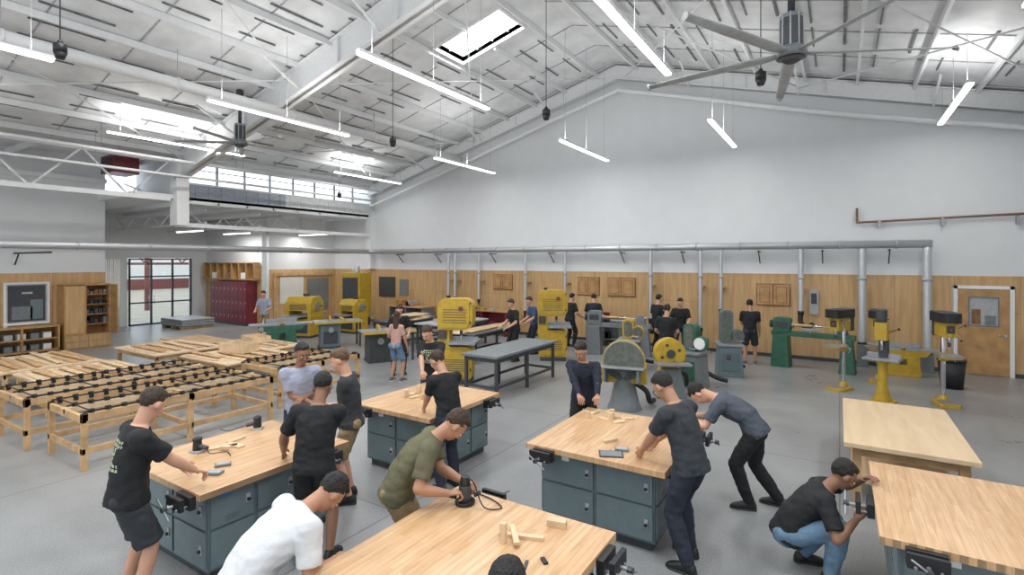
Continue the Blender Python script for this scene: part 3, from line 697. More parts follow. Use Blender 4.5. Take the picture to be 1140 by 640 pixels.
for y in (10.02, 10.86, 11.73, 12.52): b.box(-25.99, -25.9, y, y+.06, 0, 2.93, M_DGREY)
for z in (0, .95, 2.1, 2.87): b.box(-25.99, -25.9, 10.02, 12.58, z, z+.06, M_DGREY)
b.box(-25.95, -25.945, 10.02, 12.58, .05, 2.9, M_GLASS)
for y in (10.78, 10.98): b.cyl((-25.86, y, .9), (-25.86, y, 1.3), .015, M_CHROME)
b.done('door_2_glass_entrance')
b = B()
for i in range(14): b.cyl((-23.97, 8.0+.07*i, .02), (-23.97, 8.0+.07*i, 2.9), .035+.01*(i % 2), M_PAPER, n=8)
b.done('gathered_curtain')
M_GROUND = mat('outdoor_paving', (.42, .37, .30), .9, scale=1)
b = B(); b.box(-90, -26.3, -40, 60, -.25, -.05, M_GROUND); b.done('ground_outside')
b = B()
for y in (5, 9.5, 14, 19, 24): b.box(-34.2, -34, y, y+.2, -.05, 3.9, M_MAROON)
for z in (3.8, 2.6): b.box(-34.2, -34, 2, 26, z, z+.14, M_MAROON)
for i in range(12): b.beam((-34.1, 2+i*2, 2.7), (-34.1, 3+i*2, 3.85), .06, .06, M_MAROON); b.beam((-34.1, 3+i*2, 3.85), (-34.1, 4+i*2, 2.7), .06, .06, M_MAROON)
b.box(-60, -59.5, -10, 60, -.05, 1.0, M_MAROON); b.box(-59.9, -59.6, -10, 60, 1.0, 4.6, M_PAPER)
b.done('outdoor_canopy_building')

def framed_window(x, y0, y1, z0, z1, name):
    b = B(); b.box(x, x+.02, y0, y1, z0, z1, M_LGREY)
    b.box(x, x+.06, y0-.06, y0, z0-.06, z1+.06, M_WHITE); b.box(x, x+.06, y1, y1+.06, z0-.06, z1+.06, M_WHITE)
    b.box(x, x+.06, y0, y1, z0-.06, z0, M_WHITE); b.box(x, x+.06, y0, y1, z1, z1+.06, M_WHITE)
    b.box(x+.02, x+.03, y0+.04, y1-.04, z0+.04, z1-.04, M_DGREY); b.box(x+.03, x+.035, y0+.12, y1-.35, z0+.1, z0+.5, M_GREY)
    b.box(x+.03, x+.035, y1-.4, y1-.1, z0+.1, z0+.7, M_CAB2)
    b.box(x+.03, x+.04, y0+.35, y0+.6, z1-.3, z1-.24, M_LGREY)
    b.done(name)
framed_window(XL+.03, 5.0, 5.95, .92, 2.1, 'window_2')
b = B(); X = XL+.03
b.box(X, X+.6, 3.2, 6.1, .78, .83, M_OAK); b.box(X, X+.6, 3.2, 6.1, .05, .1, M_OAK); b.box(X, X+.02, 3.2, 6.1, .1, .78, M_OAK)
b.box(X, X+.6, 3.2, 6.1, .42, .45, M_OAK)
for y in (3.2, 4.2, 5.2, 6.06): b.box(X, X+.6, y, y+.04, 0, .78, M_OAK)
for i in range(9):
    for z in (.1, .45):
        y = 3.3+i*.3; b.box(X+.12, X+.45, y+.05, y+.24, z, z+.17, random.choice([M_LGREY, M_GREY, M_PAPER, M_LGREY]))
b.done('base_cabinet_open_shelf', .004)
b = B(); b.box(XL+.3, XL+.5, 4.2, 4.42, .83, .9, M_BLACK); b.cyl((XL+.4, 4.9, .83), (XL+.4, 4.9, .98), .05, M_WHITE); b.done('countertop_supplies')
b = B(); y0, y1 = 6.2, 7.42; ym = 6.75
b.box(X, X+.65, y0, y1, 0, .45, M_OAK)
for i in range(2):
    for j in range(2): b.box(X+.65, X+.67, y0+.03+j*.6, y0+.59+j*.6, .05+i*.2, .22+i*.2, M_PLYY); b.cyl((X+.67, y0+.3+j*.6, .13+i*.2), (X+.7, y0+.3+j*.6, .13+i*.2), .015, M_IRON)
b.box(X, X+.6, y0, ym, .45, 2.05, M_OAK); b.box(X+.6, X+.62, y0+.03, ym-.03, .5, 2.0, M_PLYY)
b.box(X, X+.03, ym, y1, .45, 2.05, M_OAK); b.box(X, X+.6, ym, ym+.03, .45, 2.05, M_OAK); b.box(X, X+.6, y1-.03, y1, .45, 2.05, M_OAK); b.box(X, X+.6, y0, y1, 2.02, 2.07, M_OAK)
for k in range(4):
    z = .75+k*.32; b.box(X+.03, X+.55, ym+.03, y1-.03, z, z+.02, M_OAK)
    for q in range(5): b.box(X+.1, X+.45, ym+.05+q*.12, ym+.14+q*.12, z+.02, z+.1+random.random()*.12, random.choice([M_BLACK, M_DGREY, M_DARKWOOD, M_GREY]))
b.box(X+.6, X+.62+.5, y1-.0, y1+.03, .45, 2.05, M_OAK)
b.done('tall_tool_cabinet', .004)

b = B()
n = 9; w = 2.9/n; x0 = -24.6
b.box(x0, x0+2.9, 12.75, 13.25, .0, .1, M_DGREY); b.box(x0, x0+2.9, 12.77, 13.25, .1, 1.9, M_RED)
for i in range(n):
    for j in range(3):
        xa = x0+i*w; z0 = .12+j*.6
        b.box(xa+.012, xa+w-.012, 12.75, 12.77, z0, z0+.57, M_RED)
        for q in range(3): b.box(xa+.07, xa+w-.07, 12.742, 12.75, z0+.45+q*.03, z0+.462+q*.03, M_DGREY)
        b.box(xa+w-.07, xa+w-.04, 12.735, 12.75, z0+.22, z0+.32, M_LGREY)
b.done('maroon_lockers', .003)
b = B()
x0, x1 = -25.6, -21.45
b.box(x0, x1, 12.95, 13.25, 2.72, 2.76, M_OAK); b.box(x0, x1, 12.95, 13.25, 1.98, 2.02, M_OAK)
for i in range(8): x = x0+(x1-x0-.04)*i/7; b.box(x, x+.04, 12.95, 13.25, 2.0, 2.74, M_OAK)
for i in range(7):
    x = x0+(x1-x0)*i/7+.1
    if i % 2: b.box(x, x+.35, 13.0, 13.2, 2.03, 2.3, random.choice([M_PAPER, M_WHITE, M_DARKWOOD]))
b.done('cubby_shelf', .004)
b = B(); X = XL+.03
b.box(X, X+.08, 13.7, 16.8, 2.15, 2.3, M_PINE); b.box(X, X+.08, 13.7, 13.8, 0, 2.15, M_PINE)
b.box(X, X+.03, 14.0, 15.2, .9, 2.1, M_PAPER); b.box(X, X+.02, 15.4, 16.6, .5, 2.0, M_GREY)
b.done('wall_display_panels')
def wallpanel(x0, x1, z0, z1):
    b = B(); y = 16.97
    b.box(x0, x1, y-.03, y, z0, z1, M_DARKWOOD)
    m = (x0+x1)/2
    for a, c in ((x0+.03, m-.015), (m+.015, x1-.03)):
        b.box(a, c, y-.05, y-.03, z0+.03, z1-.03, M_OAK); b.box(a+.06, c-.06, y-.053, y-.05, z0+.09, z1-.09, M_DARKWOOD)
        b.box(a+.08, c-.08, y-.062, y-.053, z0+.11, z1-.11, M_OAK)
    b.done('framed_wood_panel', .003)
for x0, x1, z0, z1 in ((-11.6, -10.7, 1.7, 2.3), (-7.95, -7.1, 1.6, 2.25), (-6.8, -5.8, 1.6, 2.25), (-2.1, -1.2, 1.5, 2.15)): wallpanel(x0, x1, z0, z1)
b = B(); b.box(-18.0, -17.0, 16.93, 16.97, 1.2, 2.1, M_DGREY); b.box(-16.7, -16.2, 16.93, 16.97, 1.3, 2.0, M_GREY); b.done('notice_board')
b = B(); b.box(-.72, -.5, 16.9, 16.97, 1.3, 2.0, M_LGREY); b.box(-.68, -.54, 16.89, 16.9, 1.6, 1.9, M_DGREY); b.done('electrical_panel')
def counter(x0, x1, y0, y1, h, m1, m2, name):
    b = B(); b.box(x0, x1, y0, y1, h-.05, h, m1)
    for x in (x0+.04, (x0+x1)/2-.03, x1-.1): b.box(x, x+.06, y0+.05, y1-.02, 0, h-.05, m2)
    b.box(x0+.05, x1-.05, y0+.08, y1-.02, .2, .24, m2); b.box(x0+.05, x1-.05, y1-.04, y1-.02, .2, h-.05, m2)
    for i in range(7):
        x = random.uniform(x0+.1, x1-.5)
        b.box(x, x+random.uniform(.1, .3), y0+.15, y1-.2, h, h+random.uniform(.05, .25), random.choice([M_DGREY, M_YEL, M_OAK, M_RED, M_LGREY]))
        b.box(x, x+.25, y0+.15, y1-.2, .24, .24+random.uniform(.1, .3), random.choice([M_DGREY, M_RED, M_OAK, M_BLACK]))
    b.done(name, .004)
counter(-12.7, -10.4, 16.0, 16.5, .95, M_OAK, M_RED, 'tool_counter')
counter(-16.6, -14.6, 16.1, 16.9, .9, M_TOP, M_GREY, 'tool_counter')
counter(-7.3, -6.0, 16.1, 16.55, .9, M_DGREY, M_GREY, 'tool_counter')

# ------------------------------------------------------------------ workbenches
def vise(b, p, d, w=.23):
    p = Vector(p); d = Vector(d); t = V(-d.y, d.x, 0)
    def ob(c, a, e, h, m): b.beam(c-d*a/2, c+d*a/2, e, h, m)
    ob(p+d*.025+V(0, 0, -.075), .05, w, .11, M_BLACK)
    ob(p+d*.11+V(0, 0, -.065), .035, w, .10, M_BLACK)
    for k in (-.07, .07): b.cyl(p+t*k+V(0, 0, -.1), p+d*.14+t*k+V(0, 0, -.1), .01, M_IRON, n=8)
    b.cyl(p+V(0, 0, -.085), p+d*.2+V(0, 0, -.085), .014, M_IRON, n=10)
    b.cyl(p+d*.175+V(0, 0, -.085), p+d*.215+V(0, 0, -.085), .022, M_DGREY)
    b.cyl(p+d*.2+t*.1+V(0, 0, -.15), p+d*.2-t*.1+V(0, 0, -.02), .007, M_IRON, n=8)
def bench(x0, x1, y0, y1, vises, h=.85):
    b = B(); i = .13
    b.box(x0, x1, y0, y1, h-.055, h, M_TOP)
    X0, X1, Y0, Y1 = x0+i, x1-i, y0+i, y1-i
    b.box(X0+.04, X1-.04, Y0+.04, Y1-.04, 0, .09, M_DGREY); b.box(X0, X1, Y0, Y1, .09, h-.055, M_CAB)
    for side in range(4):
        L = (Y1-Y0) if side < 2 else (X1-X0)
        n = 3 if side < 2 else 2
        for k in range(n):
            for j in range(2):
                a0 = k*L/n+.02; a1 = (k+1)*L/n-.02; z0 = .12+j*.345; z1 = z0+.32
                if side == 0: P = (X1, X1+.018, Y0+a0, Y0+a1)
                elif side == 1: P = (X0-.018, X0, Y0+a0, Y0+a1)
                elif side == 2: P = (X0+a0, X0+a1, Y0-.018, Y0)
                else: P = (X0+a0, X0+a1, Y1, Y1+.018)
                b.box(P[0], P[1], P[2], P[3], z0, z1, M_CAB2)
                if side == 0:
                    y = Y0+a1-.06; b.box(X1+.018, X1+.028, y-.018, y+.018, z0+.12, z0+.2, M_LGREY); b.cyl((X1+.028, y, z0+.15), (X1+.045, y, z0+.15), .016, M_BLACK)
                    if (k+j) % 2: b.box(X1+.018, X1+.02, Y0+a0+.08, Y0+a0+.16, z1-.07, z1-.04, M_BLUE)
                    for q in range(3): b.box(X1+.018, X1+.0195, Y0+a0+.12, Y0+a1-.14, z0+.03+q*.018, z0+.034+q*.018, M_DGREY)
                elif side == 2:
                    x = X0+a1-.06; b.box(x-.018, x+.018, Y0-.028, Y0-.018, z0+.12, z0+.2, M_LGREY); b.cyl((x, Y0-.028, z0+.15), (x, Y0-.045, z0+.15), .016, M_BLACK)
    b.box(X0+.25, X0+.33, Y0-.03, Y0-.018, h-.14, h-.08, M_WHITE)
    for p, d in vises: vise(b, (p[0], p[1], h), (d[0], d[1], 0))
    b.done('workbench', .004)
bench(-2.8, -1.36, 1.9, 3.55, [((-1.36, 3.3), (1, 0)), ((-1.36, 2.2), (1, 0)), ((-2.5, 3.55), (0, 1))])
bench(-2.85, -1.36, 4.78, 6.4, [((-1.36, 5.4), (1, 0)), ((-2.62, 4.78), (0, -1)), ((-1.36, 6.15), (1, 0))])
bench(-5.9, -4.5, 2.25, 3.8, [((-4.68, 2.25), (0, -1)), ((-4.5, 3.5), (1, 0))])
bench(-5.65, -4.27, 4.85, 6.4, [((-4.27, 6.1), (1, 0)), ((-5.4, 4.85), (0, -1))])
bench(.24, 1.74, 4.5, 6.15, [((.24, 5.2), (-1, 0)), ((.5, 4.5), (0, -1))])
b = B(); b.box(.04, 1.22, 6.95, 9.2, .71, .76, M_BIRCH)
for x in (.12, 1.06):
    for y in (7.05, 9.0): b.box(x, x+.09, y, y+.09, 0, .71, M_PINE)
for y in (7.06, 9.04): b.box(.12, 1.14, y, y+.04, .6, .71, M_PINE)
for x in (.13, 1.1): b.box(x, x+.04, 7.06, 9.08, .6, .71, M_PINE)
b.box(.13, 1.13, 7.3, 8.8, .2, .22, M_BIRCH)
b.done('plywood_table', .003)

def item(name, fn, bev=.002):
    b = B(); fn(b); b.done(name, bev)
def block(b, x, y, z, sx, sy, sz, rot, m=None):
    R = Matrix.Rotation(rad(rot), 3, 'Z'); b.box(x-sx/2, x+sx/2, y-sy/2, y+sy/2, z, z+sz, m or M_PINE2, R)
Z = .85
item('wood_project_pieces', lambda b: (block(b, -1.9, 3.12, Z, .32, .04, .025, 20), block(b, -1.93, 3.08, Z+.025, .04, .25, .02, 40), block(b, -1.97, 3.0, Z, .04, .04, .14, 5), block(b, -1.76, 3.4, Z, .14, .07, .05, 15)))
item('drill_bit_set', lambda b: (block(b, -1.62, 2.95, Z, .03, .07, .015, 50, M_BLACK), block(b, -1.7, 2.85, Z, .02, .09, .012, 20, M_DGREY)))
def pegs(cx, cy, n):
    def f(b):
        for i in range(n):
            x = cx+random.uniform(-.24, .24); y = cy+random.uniform(-.14, .14)
            if i % 2: block(b, x, y, Z, .06, .045, random.uniform(.07, .13), random.uniform(0, 90))
            else: block(b, x, y, Z, .16, .06, .02, random.uniform(0, 90))
    item('wood_block_pieces', f)
pegs(-2.45, 6.1, 10); pegs(-5.15, 5.6, 9)
def device(x, y, r):
    item('digital_caliper_case', lambda b: (block(b, x, y, Z, .14, .09, .022, r, M_GREY), block(b, x, y, Z+.022, .11, .06, .004, r, M_LGREY)))
device(-1.9, 5.12, 20); device(-4.85, 2.55, 30); device(-4.98, 2.7, 60)
item('tablet', lambda b: (block(b, -1.95, 4.95, Z, .24, .17, .012, 25, M_DGREY), block(b, -1.95, 4.95, Z+.012, .21, .14, .002, 25, M_GREY)))
item('wood_strip', lambda b: (block(b, -2.1, 5.3, Z, .18, .05, .03, 60), block(b, -1.7, 5.75, Z, .14, .06, .03, 15)))
def sander(x, y, z, r):
    b = B(T(x, y, r, z))
    b.box(-.06, .06, -.05, .05, 0, .025, M_LGREY); b.cyl((0, 0, .02), (0, 0, .12), .045, M_BLACK, r2=.04); b.ell((0, 0, .13), .045, .05, .03, M_BLACK)
    b.cyl((-.03, 0, .07), (-.12, 0, .05), .022, M_DGREY); b.tube([(-.12, 0, .05), (-.2, .05, .02), (-.3, -.05, .01), (-.42, .03, .01)], .005, M_BLACK, n=6)
    b.done('palm_sander', .002)
sander(-5.55, 2.75, Z, 200); sander(-5.72, 3.5, Z, 40)
item('wood_slat_pieces', lambda b: (block(b, -5.45, 2.95, Z, .28, .07, .02, 60), block(b, -5.4, 3.05, Z, .22, .08, .02, 10), block(b, -5.55, 3.15, Z+.0, .2, .05, .02, 100), block(b, -5.35, 2.93, Z+.02, .1, .05, .03, 30)))
item('glue_bottle', lambda b: (b.cyl((-4.75, 3.62, Z), (-4.75, 3.62, Z+.14), .032, M_ORANGE), b.cyl((-4.75, 3.62, Z+.14), (-4.75, 3.62, Z+.2), .02, M_ORANGE, r2=.006)))
b = B(); b.cyl((-2.55, 3.32, Z), (-2.55, 3.32, Z+.03), .08, M_BLACK); b.cyl((-2.55, 3.32, Z+.03), (-2.55, 3.32, Z+.15), .05, M_DGREY); b.cyl((-2.55, 3.32, Z+.15), (-2.55, 3.32, Z+.22), .045, M_BLACK, r2=.035)
for k in (-1, 1): b.cyl((-2.55+k*.05, 3.32+k*.05, Z+.06), (-2.55+k*.09, 3.32+k*.09, Z+.08), .018, M_BLACK)
b.tube([(-2.55, 3.32, Z+.2), (-2.45, 3.3, Z+.2), (-2.35, 3.3, Z+.03), (-2.25, 3.4, Z+.01), (-2.4, 3.48, Z+.01), (-2.6, 3.5, Z+.01), (-2.7, 3.45, Z+.01)], .006, M_BLACK, n=6)
b.done('hand_router', .002)

# ------------------------------------------------------------------ clamp racks
def rack(x0, x1, y0, y1, h=.76):
    b = B()
    for x in (x0, x1-.07):
        b.box(x, x+.07, y0, y1, h-.1, h, M_PINE); b.box(x, x+.05, y0, y1, .22, .3, M_PINE)
        for i in range(3):
            y = y0+(y1-y0-.07)*i/2; b.box(x, x+.07, y, y+.07, 0, h, M_PINE)
    xm = (x0+x1)/2; b.box(xm-.03, xm+.03, y0, y1, h-.08, h, M_PINE2)
    for y in (y0, (y0+y1)/2, y1-.05): b.box(x0, x1, y, y+.05, h-.12, h-.02, M_PINE); b.box(x0, x1, y, y+.04, .22, .3, M_PINE)
    n = int((y1-y0)/.19)
    for i in range(n):
        y = y0+.12+i*.19
        if i % 4 == 0: b.cyl((x0+.02, y, h+.02), (x1-.02, y, h+.02), .01, M_BLACK, n=6)
        for x in (x0+.05, x1-.05, xm):
            b.box(x-.028, x+.028, y-.03, y+.03, h-.04, h+.05, M_BLACK); b.cyl((x, y, h+.03), (x+.09, y, h+.03), .01, M_BLACK, n=6)
    for xq in (x0+.05, xm, x1-.05): b.box(xq-.012, xq+.012, y0+.03, y1-.03, h+.01, h+.03, M_BLACK)
    b.done('panel_clamp_rack', .003)
rack(-9.75, -8.5, 2.75, 5.5); rack(-11.45, -10.15, 2.6, 5.4); rack(-10.3, -9.0, 5.95, 7.9)
def lowtable(x0, x1, y0, y1, h, seed):
    random.seed(seed); b = B()
    b.box(x0, x1, y0, y1, h-.04, h, M_PINE2)
    for x in (x0+.05, x1-.13):
        for y in (y0+.05, y1-.13): b.box(x, x+.08, y, y+.08, 0, h-.04, M_PINE)
    b.box(x0+.05, x1-.05, y0+.06, y0+.1, h-.14, h-.04, M_PINE); b.box(x1-.1, x1-.06, y0+.05, y1-.05, h-.14, h-.04, M_PINE)
    b.box(x0+.05, x1-.05, y0+.07, y0+.1, .15, .22, M_PINE); b.box(x1-.1, x1-.07, y0+.05, y1-.05, .15, .22, M_PINE)
    for i in range(9):
        yy = y0+.12+(y1-y0-.24)*i/8; L = (x1-x0)*random.uniform(.55, .95)
        xx = x0+(x1-x0-L)*random.random()
        R = Matrix.Rotation(rad(random.uniform(-3, 3)), 3, 'Z'); zz = h+(i % 2)*.026
        b.box(xx, xx+L, yy-.05, yy+.05, zz, zz+.025, random.choice([M_PINE2, M_PINE, M_PINE2]), R)
    b.done('lumber_table', .003)
lowtable(-16.2, -13.9, 3.2, 4.9, .6, 1); lowtable(-13.6, -11.9, 3.3, 5.0, .62, 2); lowtable(-15.6, -13.4, 5.7, 7.3, .62, 3)
lowtable(-12.9, -10.9, 6.0, 7.7, .62, 4); lowtable(-14.9, -12.6, 7.9, 9.1, .5, 6)
b = B()
for i in range(7):
    b.box(-18.3, -15.9, 7.9, 9.1, .1+i*.035, .13+i*.035, M_PINE2 if i % 2 else M_PINE, Matrix.Rotation(rad((i % 3-1)*2), 3, 'Z'))
for x in (-18, -17.1, -16.2): b.box(x-.05, x+.05, 7.95, 9.05, 0, .1, M_PINE)
b.done('stacked_plywood_sheets', .003)
b = B()
for i in range(6): b.box(-24.4, -22.6, 10.6, 11.9, .12+i*.05, .16+i*.05, M_LGREY if i % 2 else M_GREY)
for x in (-24.3, -23.5, -22.8): b.box(x, x+.1, 10.6, 11.9, 0, .12, M_PINE)
b.done('pallet_of_sheets', .003)
def openbox(x, y, z, w, d, h, r, name='wooden_crate'):
    b = B(T(x, y, r, z)); t = .02
    b.box(-w/2, w/2, -d/2, d/2, 0, t, M_PINE2)
    b.box(-w/2, w/2, -d/2, -d/2+t, t, h, M_PINE2); b.box(-w/2, w/2, d/2-t, d/2, t, h, M_PINE2)
    b.box(-w/2, -w/2+t, -d/2+t, d/2-t, t, h, M_PINE2); b.box(w/2-t, w/2, -d/2+t, d/2-t, t, h, M_PINE2)
    b.done(name, .002)
openbox(-12.0, 6.9, .672, .7, .5, .2, 15); openbox(-13.8, 8.4, .552, .8, .5, .18, -10)

# ------------------------------------------------------------------ machines
def bandsaw(x, y, r, s=1):
    b = B(T(x, y, r, 0, s))
    b.box(-.36, .36, -.28, .28, 0, .1, M_DGREY)
    b.prism(rrect(0, .47, .8, .78, .12), -.2, .2, M_YEL)
    b.prism(rrect(0, 1.62, .84, .74, .2), -.2, .2, M_YEL)
    b.box(-.42, -.14, -.17, .17, .7, 1.4, M_YEL)
    for cz in (.46, 1.61): b.prism(rrect(0, cz, .7, .62, .14), -.225, -.2, M_YEL)
    for i in range(6): b.box(-.28, .28, -.232, -.225, 1.42+i*.06, 1.435+i*.06, M_DGREY); b.box(-.26, .26, -.232, -.225, .3+i*.05, .315+i*.05, M_DGREY)
    b.box(-.14, .52, -.36, .36, .93, .99, M_IRON); b.box(-.05, .2, -.15, .15, .82, .93, M_DGREY)
    b.box(-.14, .5, .1, .14, .99, 1.06, M_IRON)
    b.box(.1, .125, -.002, .002, .8, 1.3, M_CHROME); b.box(.08, .14, -.03, .03, 1.12, 1.28, M_DGREY); b.cyl((.11, 0, 1.12), (.11, 0, 1.32), .018, M_CHROME)
    b.cyl((-.25, .2, .4), (-.25, .5, .4), .13, M_DGREY, n=18); b.cyl((-.2, 0, 1.98), (-.2, 0, 2.05), .05, M_BLACK)
    b.box(-.4, -.2, -.24, -.17, 1.05, 1.25, M_DGREY); b.cyl((-.3, -.25, 1.18), (-.3, -.24, 1.18), .02, M_REDB); b.box(.1, .2, -.24, -.225, 1.7, 1.8, M_RED)
    for z in (1.4, 1.85, .3, .65): b.cyl((.37, -.21, z), (.37, -.21, z+.06), .015, M_DGREY, n=8)
    b.done('band_saw', .008)
bandsaw(-7.54, 9.5, 25, .98); bandsaw(-6.95, 13.15, 30, 1.0)
def drillpress(x, y, r, s=1, h=1.8, top=M_BLACK):
    b = B(T(x, y, r, 0, s))
    b.prism(rrect(0, 0, .34, .52, .06), 0, .06, M_YEL, 'z'); b.box(-.12, .12, -.2, .05, .06, .085, M_IRON)
    b.cyl((0, .14, .06), (0, .14, .16), .09, M_YEL, r2=.065, n=18); b.cyl((0, .14, .1), (0, .14, h-.2), .043, M_CHROME, n=18)
    b.cyl((0, .14, .82), (0, .14, .98), .07, M_YEL, n=18); b.box(-.05, .05, -.12, .14, .87, .93, M_YEL)
    b.prism(rrect(0, -.14, .38, .34, .04), .94, .975, M_IRON, 'z'); b.prism(rrect(0, -.14, .36, .32, .04), .91, .94, M_YEL, 'z')
    b.cyl((.07, .14, .9), (.16, .14, .9), .015, M_IRON); b.cyl((.16, .14, .9), (.16, .05, .82), .01, M_IRON)
    b.box(-.11, .11, -.22, .22, h-.5, h-.2, M_YEL); b.cyl((0, -.15, h-.5), (0, -.15, h-.2), .085, M_YEL, n=18)
    b.prism(rrect(0, .02, .34, .74, .14), h-.22, h-.04, top, 'z')
    b.cyl((0, .33, h-.52), (0, .33, h-.2), .11, M_DGREY, n=18)
    b.cyl((0, -.15, h-.6), (0, -.15, h-.48), .03, M_CHROME); b.cyl((0, -.15, h-.68), (0, -.15, h-.6), .02, M_DGREY, r2=.032); b.cyl((0, -.15, h-.8), (0, -.15, h-.68), .006, M_CHROME, n=8)
    for i in range(3):
        a = rad(30+120*i); b.cyl((.1, -.1, h-.36), (.2, -.1+.2*math.cos(a), h-.36+.2*math.sin(a)), .008, M_CHROME, n=8); b.ell((.2, -.1+.2*math.cos(a), h-.36+.2*math.sin(a)), .02, .02, .02, M_BLACK, n=8, k=5)
    b.cyl((.1, -.1, h-.36), (.13, -.1, h-.36), .045, M_IRON)
    b.box(-.06, .06, -.245, -.22, h-.42, h-.28, M_DGREY); b.cyl((0, -.25, h-.35), (0, -.245, h-.35), .018, M_REDB)
    b.done('drill_press', .005)
drillpress(0, 13.4, -30); drillpress(1.75, 13.05, 10, 1.03); drillpress(.75, 14.7, -10, .95)
def mortiser(x, y, r):
    b = B(T(x, y, r)); b.prism(rrect(0, 0, .4, .45, .05), 0, .05, M_YEL, 'z')
    b.loft([(V(0, 0, .05), V(1, 0, 0), V(0, 1, 0), .16, .18), (V(0, 0, .35), V(1, 0, 0), V(0, 1, 0), .08, .1), (V(0, 0, .75), V(1, 0, 0), V(0, 1, 0), .08, .1), (V(0, 0, .85), V(1, 0, 0), V(0, 1, 0), .15, .16)], M_YEL, 16)
    b.box(-.3, .3, -.22, .16, .85, .89, M_IRON); b.box(-.08, .08, .05, .17, .89, 1.6, M_DGREY); b.box(-.1, .1, -.16, .08, 1.25, 1.6, M_YEL)
    b.cyl((0, -.08, 1.6), (0, -.08, 1.85), .09, M_DGREY, n=18); b.cyl((0, -.08, 1.05), (0, -.08, 1.25), .025, M_CHROME)
    b.cyl((.1, 0, 1.4), (.3, -.2, 1.5), .012, M_CHROME); b.ell((.3, -.2, 1.5), .025, .025, .025, M_BLACK, n=8, k=5)
    b.box(-.28, .28, .08, .11, .89, .97, M_IRON); b.done('hollow_chisel_mortiser', .005)
mortiser(.72, 12.6, -15)
def discsander(x, y, r):
    b = B(T(x, y, r))
    b.loft([(V(0, .1, 0), V(1, 0, 0), V(0, 1, 0), .33, .3), (V(0, .1, .12), V(1, 0, 0), V(0, 1, 0), .28, .26), (V(0, .12, .6), V(1, 0, 0), V(0, 1, 0), .17, .18), (V(0, .12, .75), V(1, 0, 0), V(0, 1, 0), .2, .2)], M_GREY, 16)
    b.cyl((0, .02, .92), (0, .42, .92), .17, M_YEL, n=20); b.cyl((0, .42, .92), (0, .48, .92), .12, M_DGREY, n=20)
    b.cyl((0, -.06, .92), (0, -.02, .92), .37, M_ABR, n=36); b.cyl((0, -.02, .92), (0, .05, .92), .40, M_YEL, n=36); b.cyl((0, -.03, .92), (0, -.01, .92), .385, M_IRON, n=36)
    b.prism([(-.42, .5), (.42, .5), (.42, .9), (.37, .9), (-.37, .9), (-.42, .9)], -.01, .07, M_YEL)
    R = Matrix.Rotation(rad(-6), 3, 'X'); b.box(-.42, .42, -.42, -.08, .82, .86, M_IRON, R)
    for k in (-.3, .3): b.prism([(-.4, .6), (-.05, .5), (-.05, .82), (-.4, .82)], k-.02, k+.02, M_GREY, 'x')
    b.tube([(.2, .1, .5), (.4, .15, .35), (.45, .3, .12), (.5, .6, .08)], .05, M_BLACK)
    b.done('disc_sander', .006)
discsander(-3.45, 9.4, 12)
def beltsander(x, y, r, c1, c2, h=1.55):
    b = B(T(x, y, r)); b.prism([(-.3, 0), (.3, 0), (.24, .75), (-.24, .75)], -.25, .25, c1)
    b.box(-.2, .2, -.262, -.25, .15, .6, c2); b.box(-.1, .0, -.27, -.262, .42, .55, M_DGREY); b.cyl((-.05, -.28, .5), (-.05, -.27, .5), .02, M_REDB, n=10)
    b.box(-.3, .3, -.3, .3, .75, .8, M_IRON); b.prism(rrect(-.05, (h+.8)/2, .3, h-.8, .1), -.02, .22, c2); b.prism(rrect(-.05, (h+.8)/2, .2, h-.9, .08), -.04, -.02, M_ABR)
    b.cyl((.2, -.02, .98), (.2, .1, .98), .16, c2, n=24); b.cyl((.2, -.05, .98), (.2, -.02, .98), .13, M_ABR if c2 != M_GRN else M_WHITE, n=24)
    b.cyl((.1, .1, .98), (.1, .42, .98), .1, M_DGREY, n=16)
    b.tube([(0, .25, .4), (.05, .45, .3), (.3, .6, .15), (.5, .7, .1)], .05, M_BLACK); b.cyl((.1, -.3, .9), (.28, -.35, .9), .01, M_IRON)
    b.done('belt_sander', .006)
beltsander(-2.8, 11.95, -15, M_GREY, M_GRN, 1.4); beltsander(-2.3, 13.6, 20, M_CAB2, M_CAB, 1.6); beltsander(-4.6, 13.0, 10, M_GREY, M_YEL, 1.3)
def wheelmachine(x, y, r):
    b = B(T(x, y, r)); b.prism([(-.3, 0), (.3, 0), (.18, .6), (-.18, .6)], -.22, .22, M_GREY)
    b.cyl((0, -.12, .9), (0, .12, .9), .31, M_YEL, n=32); b.cyl((0, -.14, .9), (0, -.12, .9), .27, M_YEL, n=32); b.cyl((0, -.17, .9), (0, -.14, .9), .09, M_DGREY)
    for i in range(4):
        a = i*math.pi/2+.4; b.cyl((.19*math.cos(a), -.145, .9+.19*math.sin(a)), (.19*math.cos(a), -.14, .9+.19*math.sin(a)), .035, M_DGREY, n=12)
    b.box(-.2, .2, -.1, .15, .5, .7, M_YEL)
    b.box(-.35, .35, -.45, -.17, .7, .74, M_IRON); b.cyl((0, .12, .85), (0, .45, .85), .13, M_DGREY)
    b.tube([(.2, .1, .5), (.4, .2, .4), (.5, .5, .12)], .05, M_BLACK); b.done('wheel_grinder', .006)
wheelmachine(-3.0, 10.85, 30)
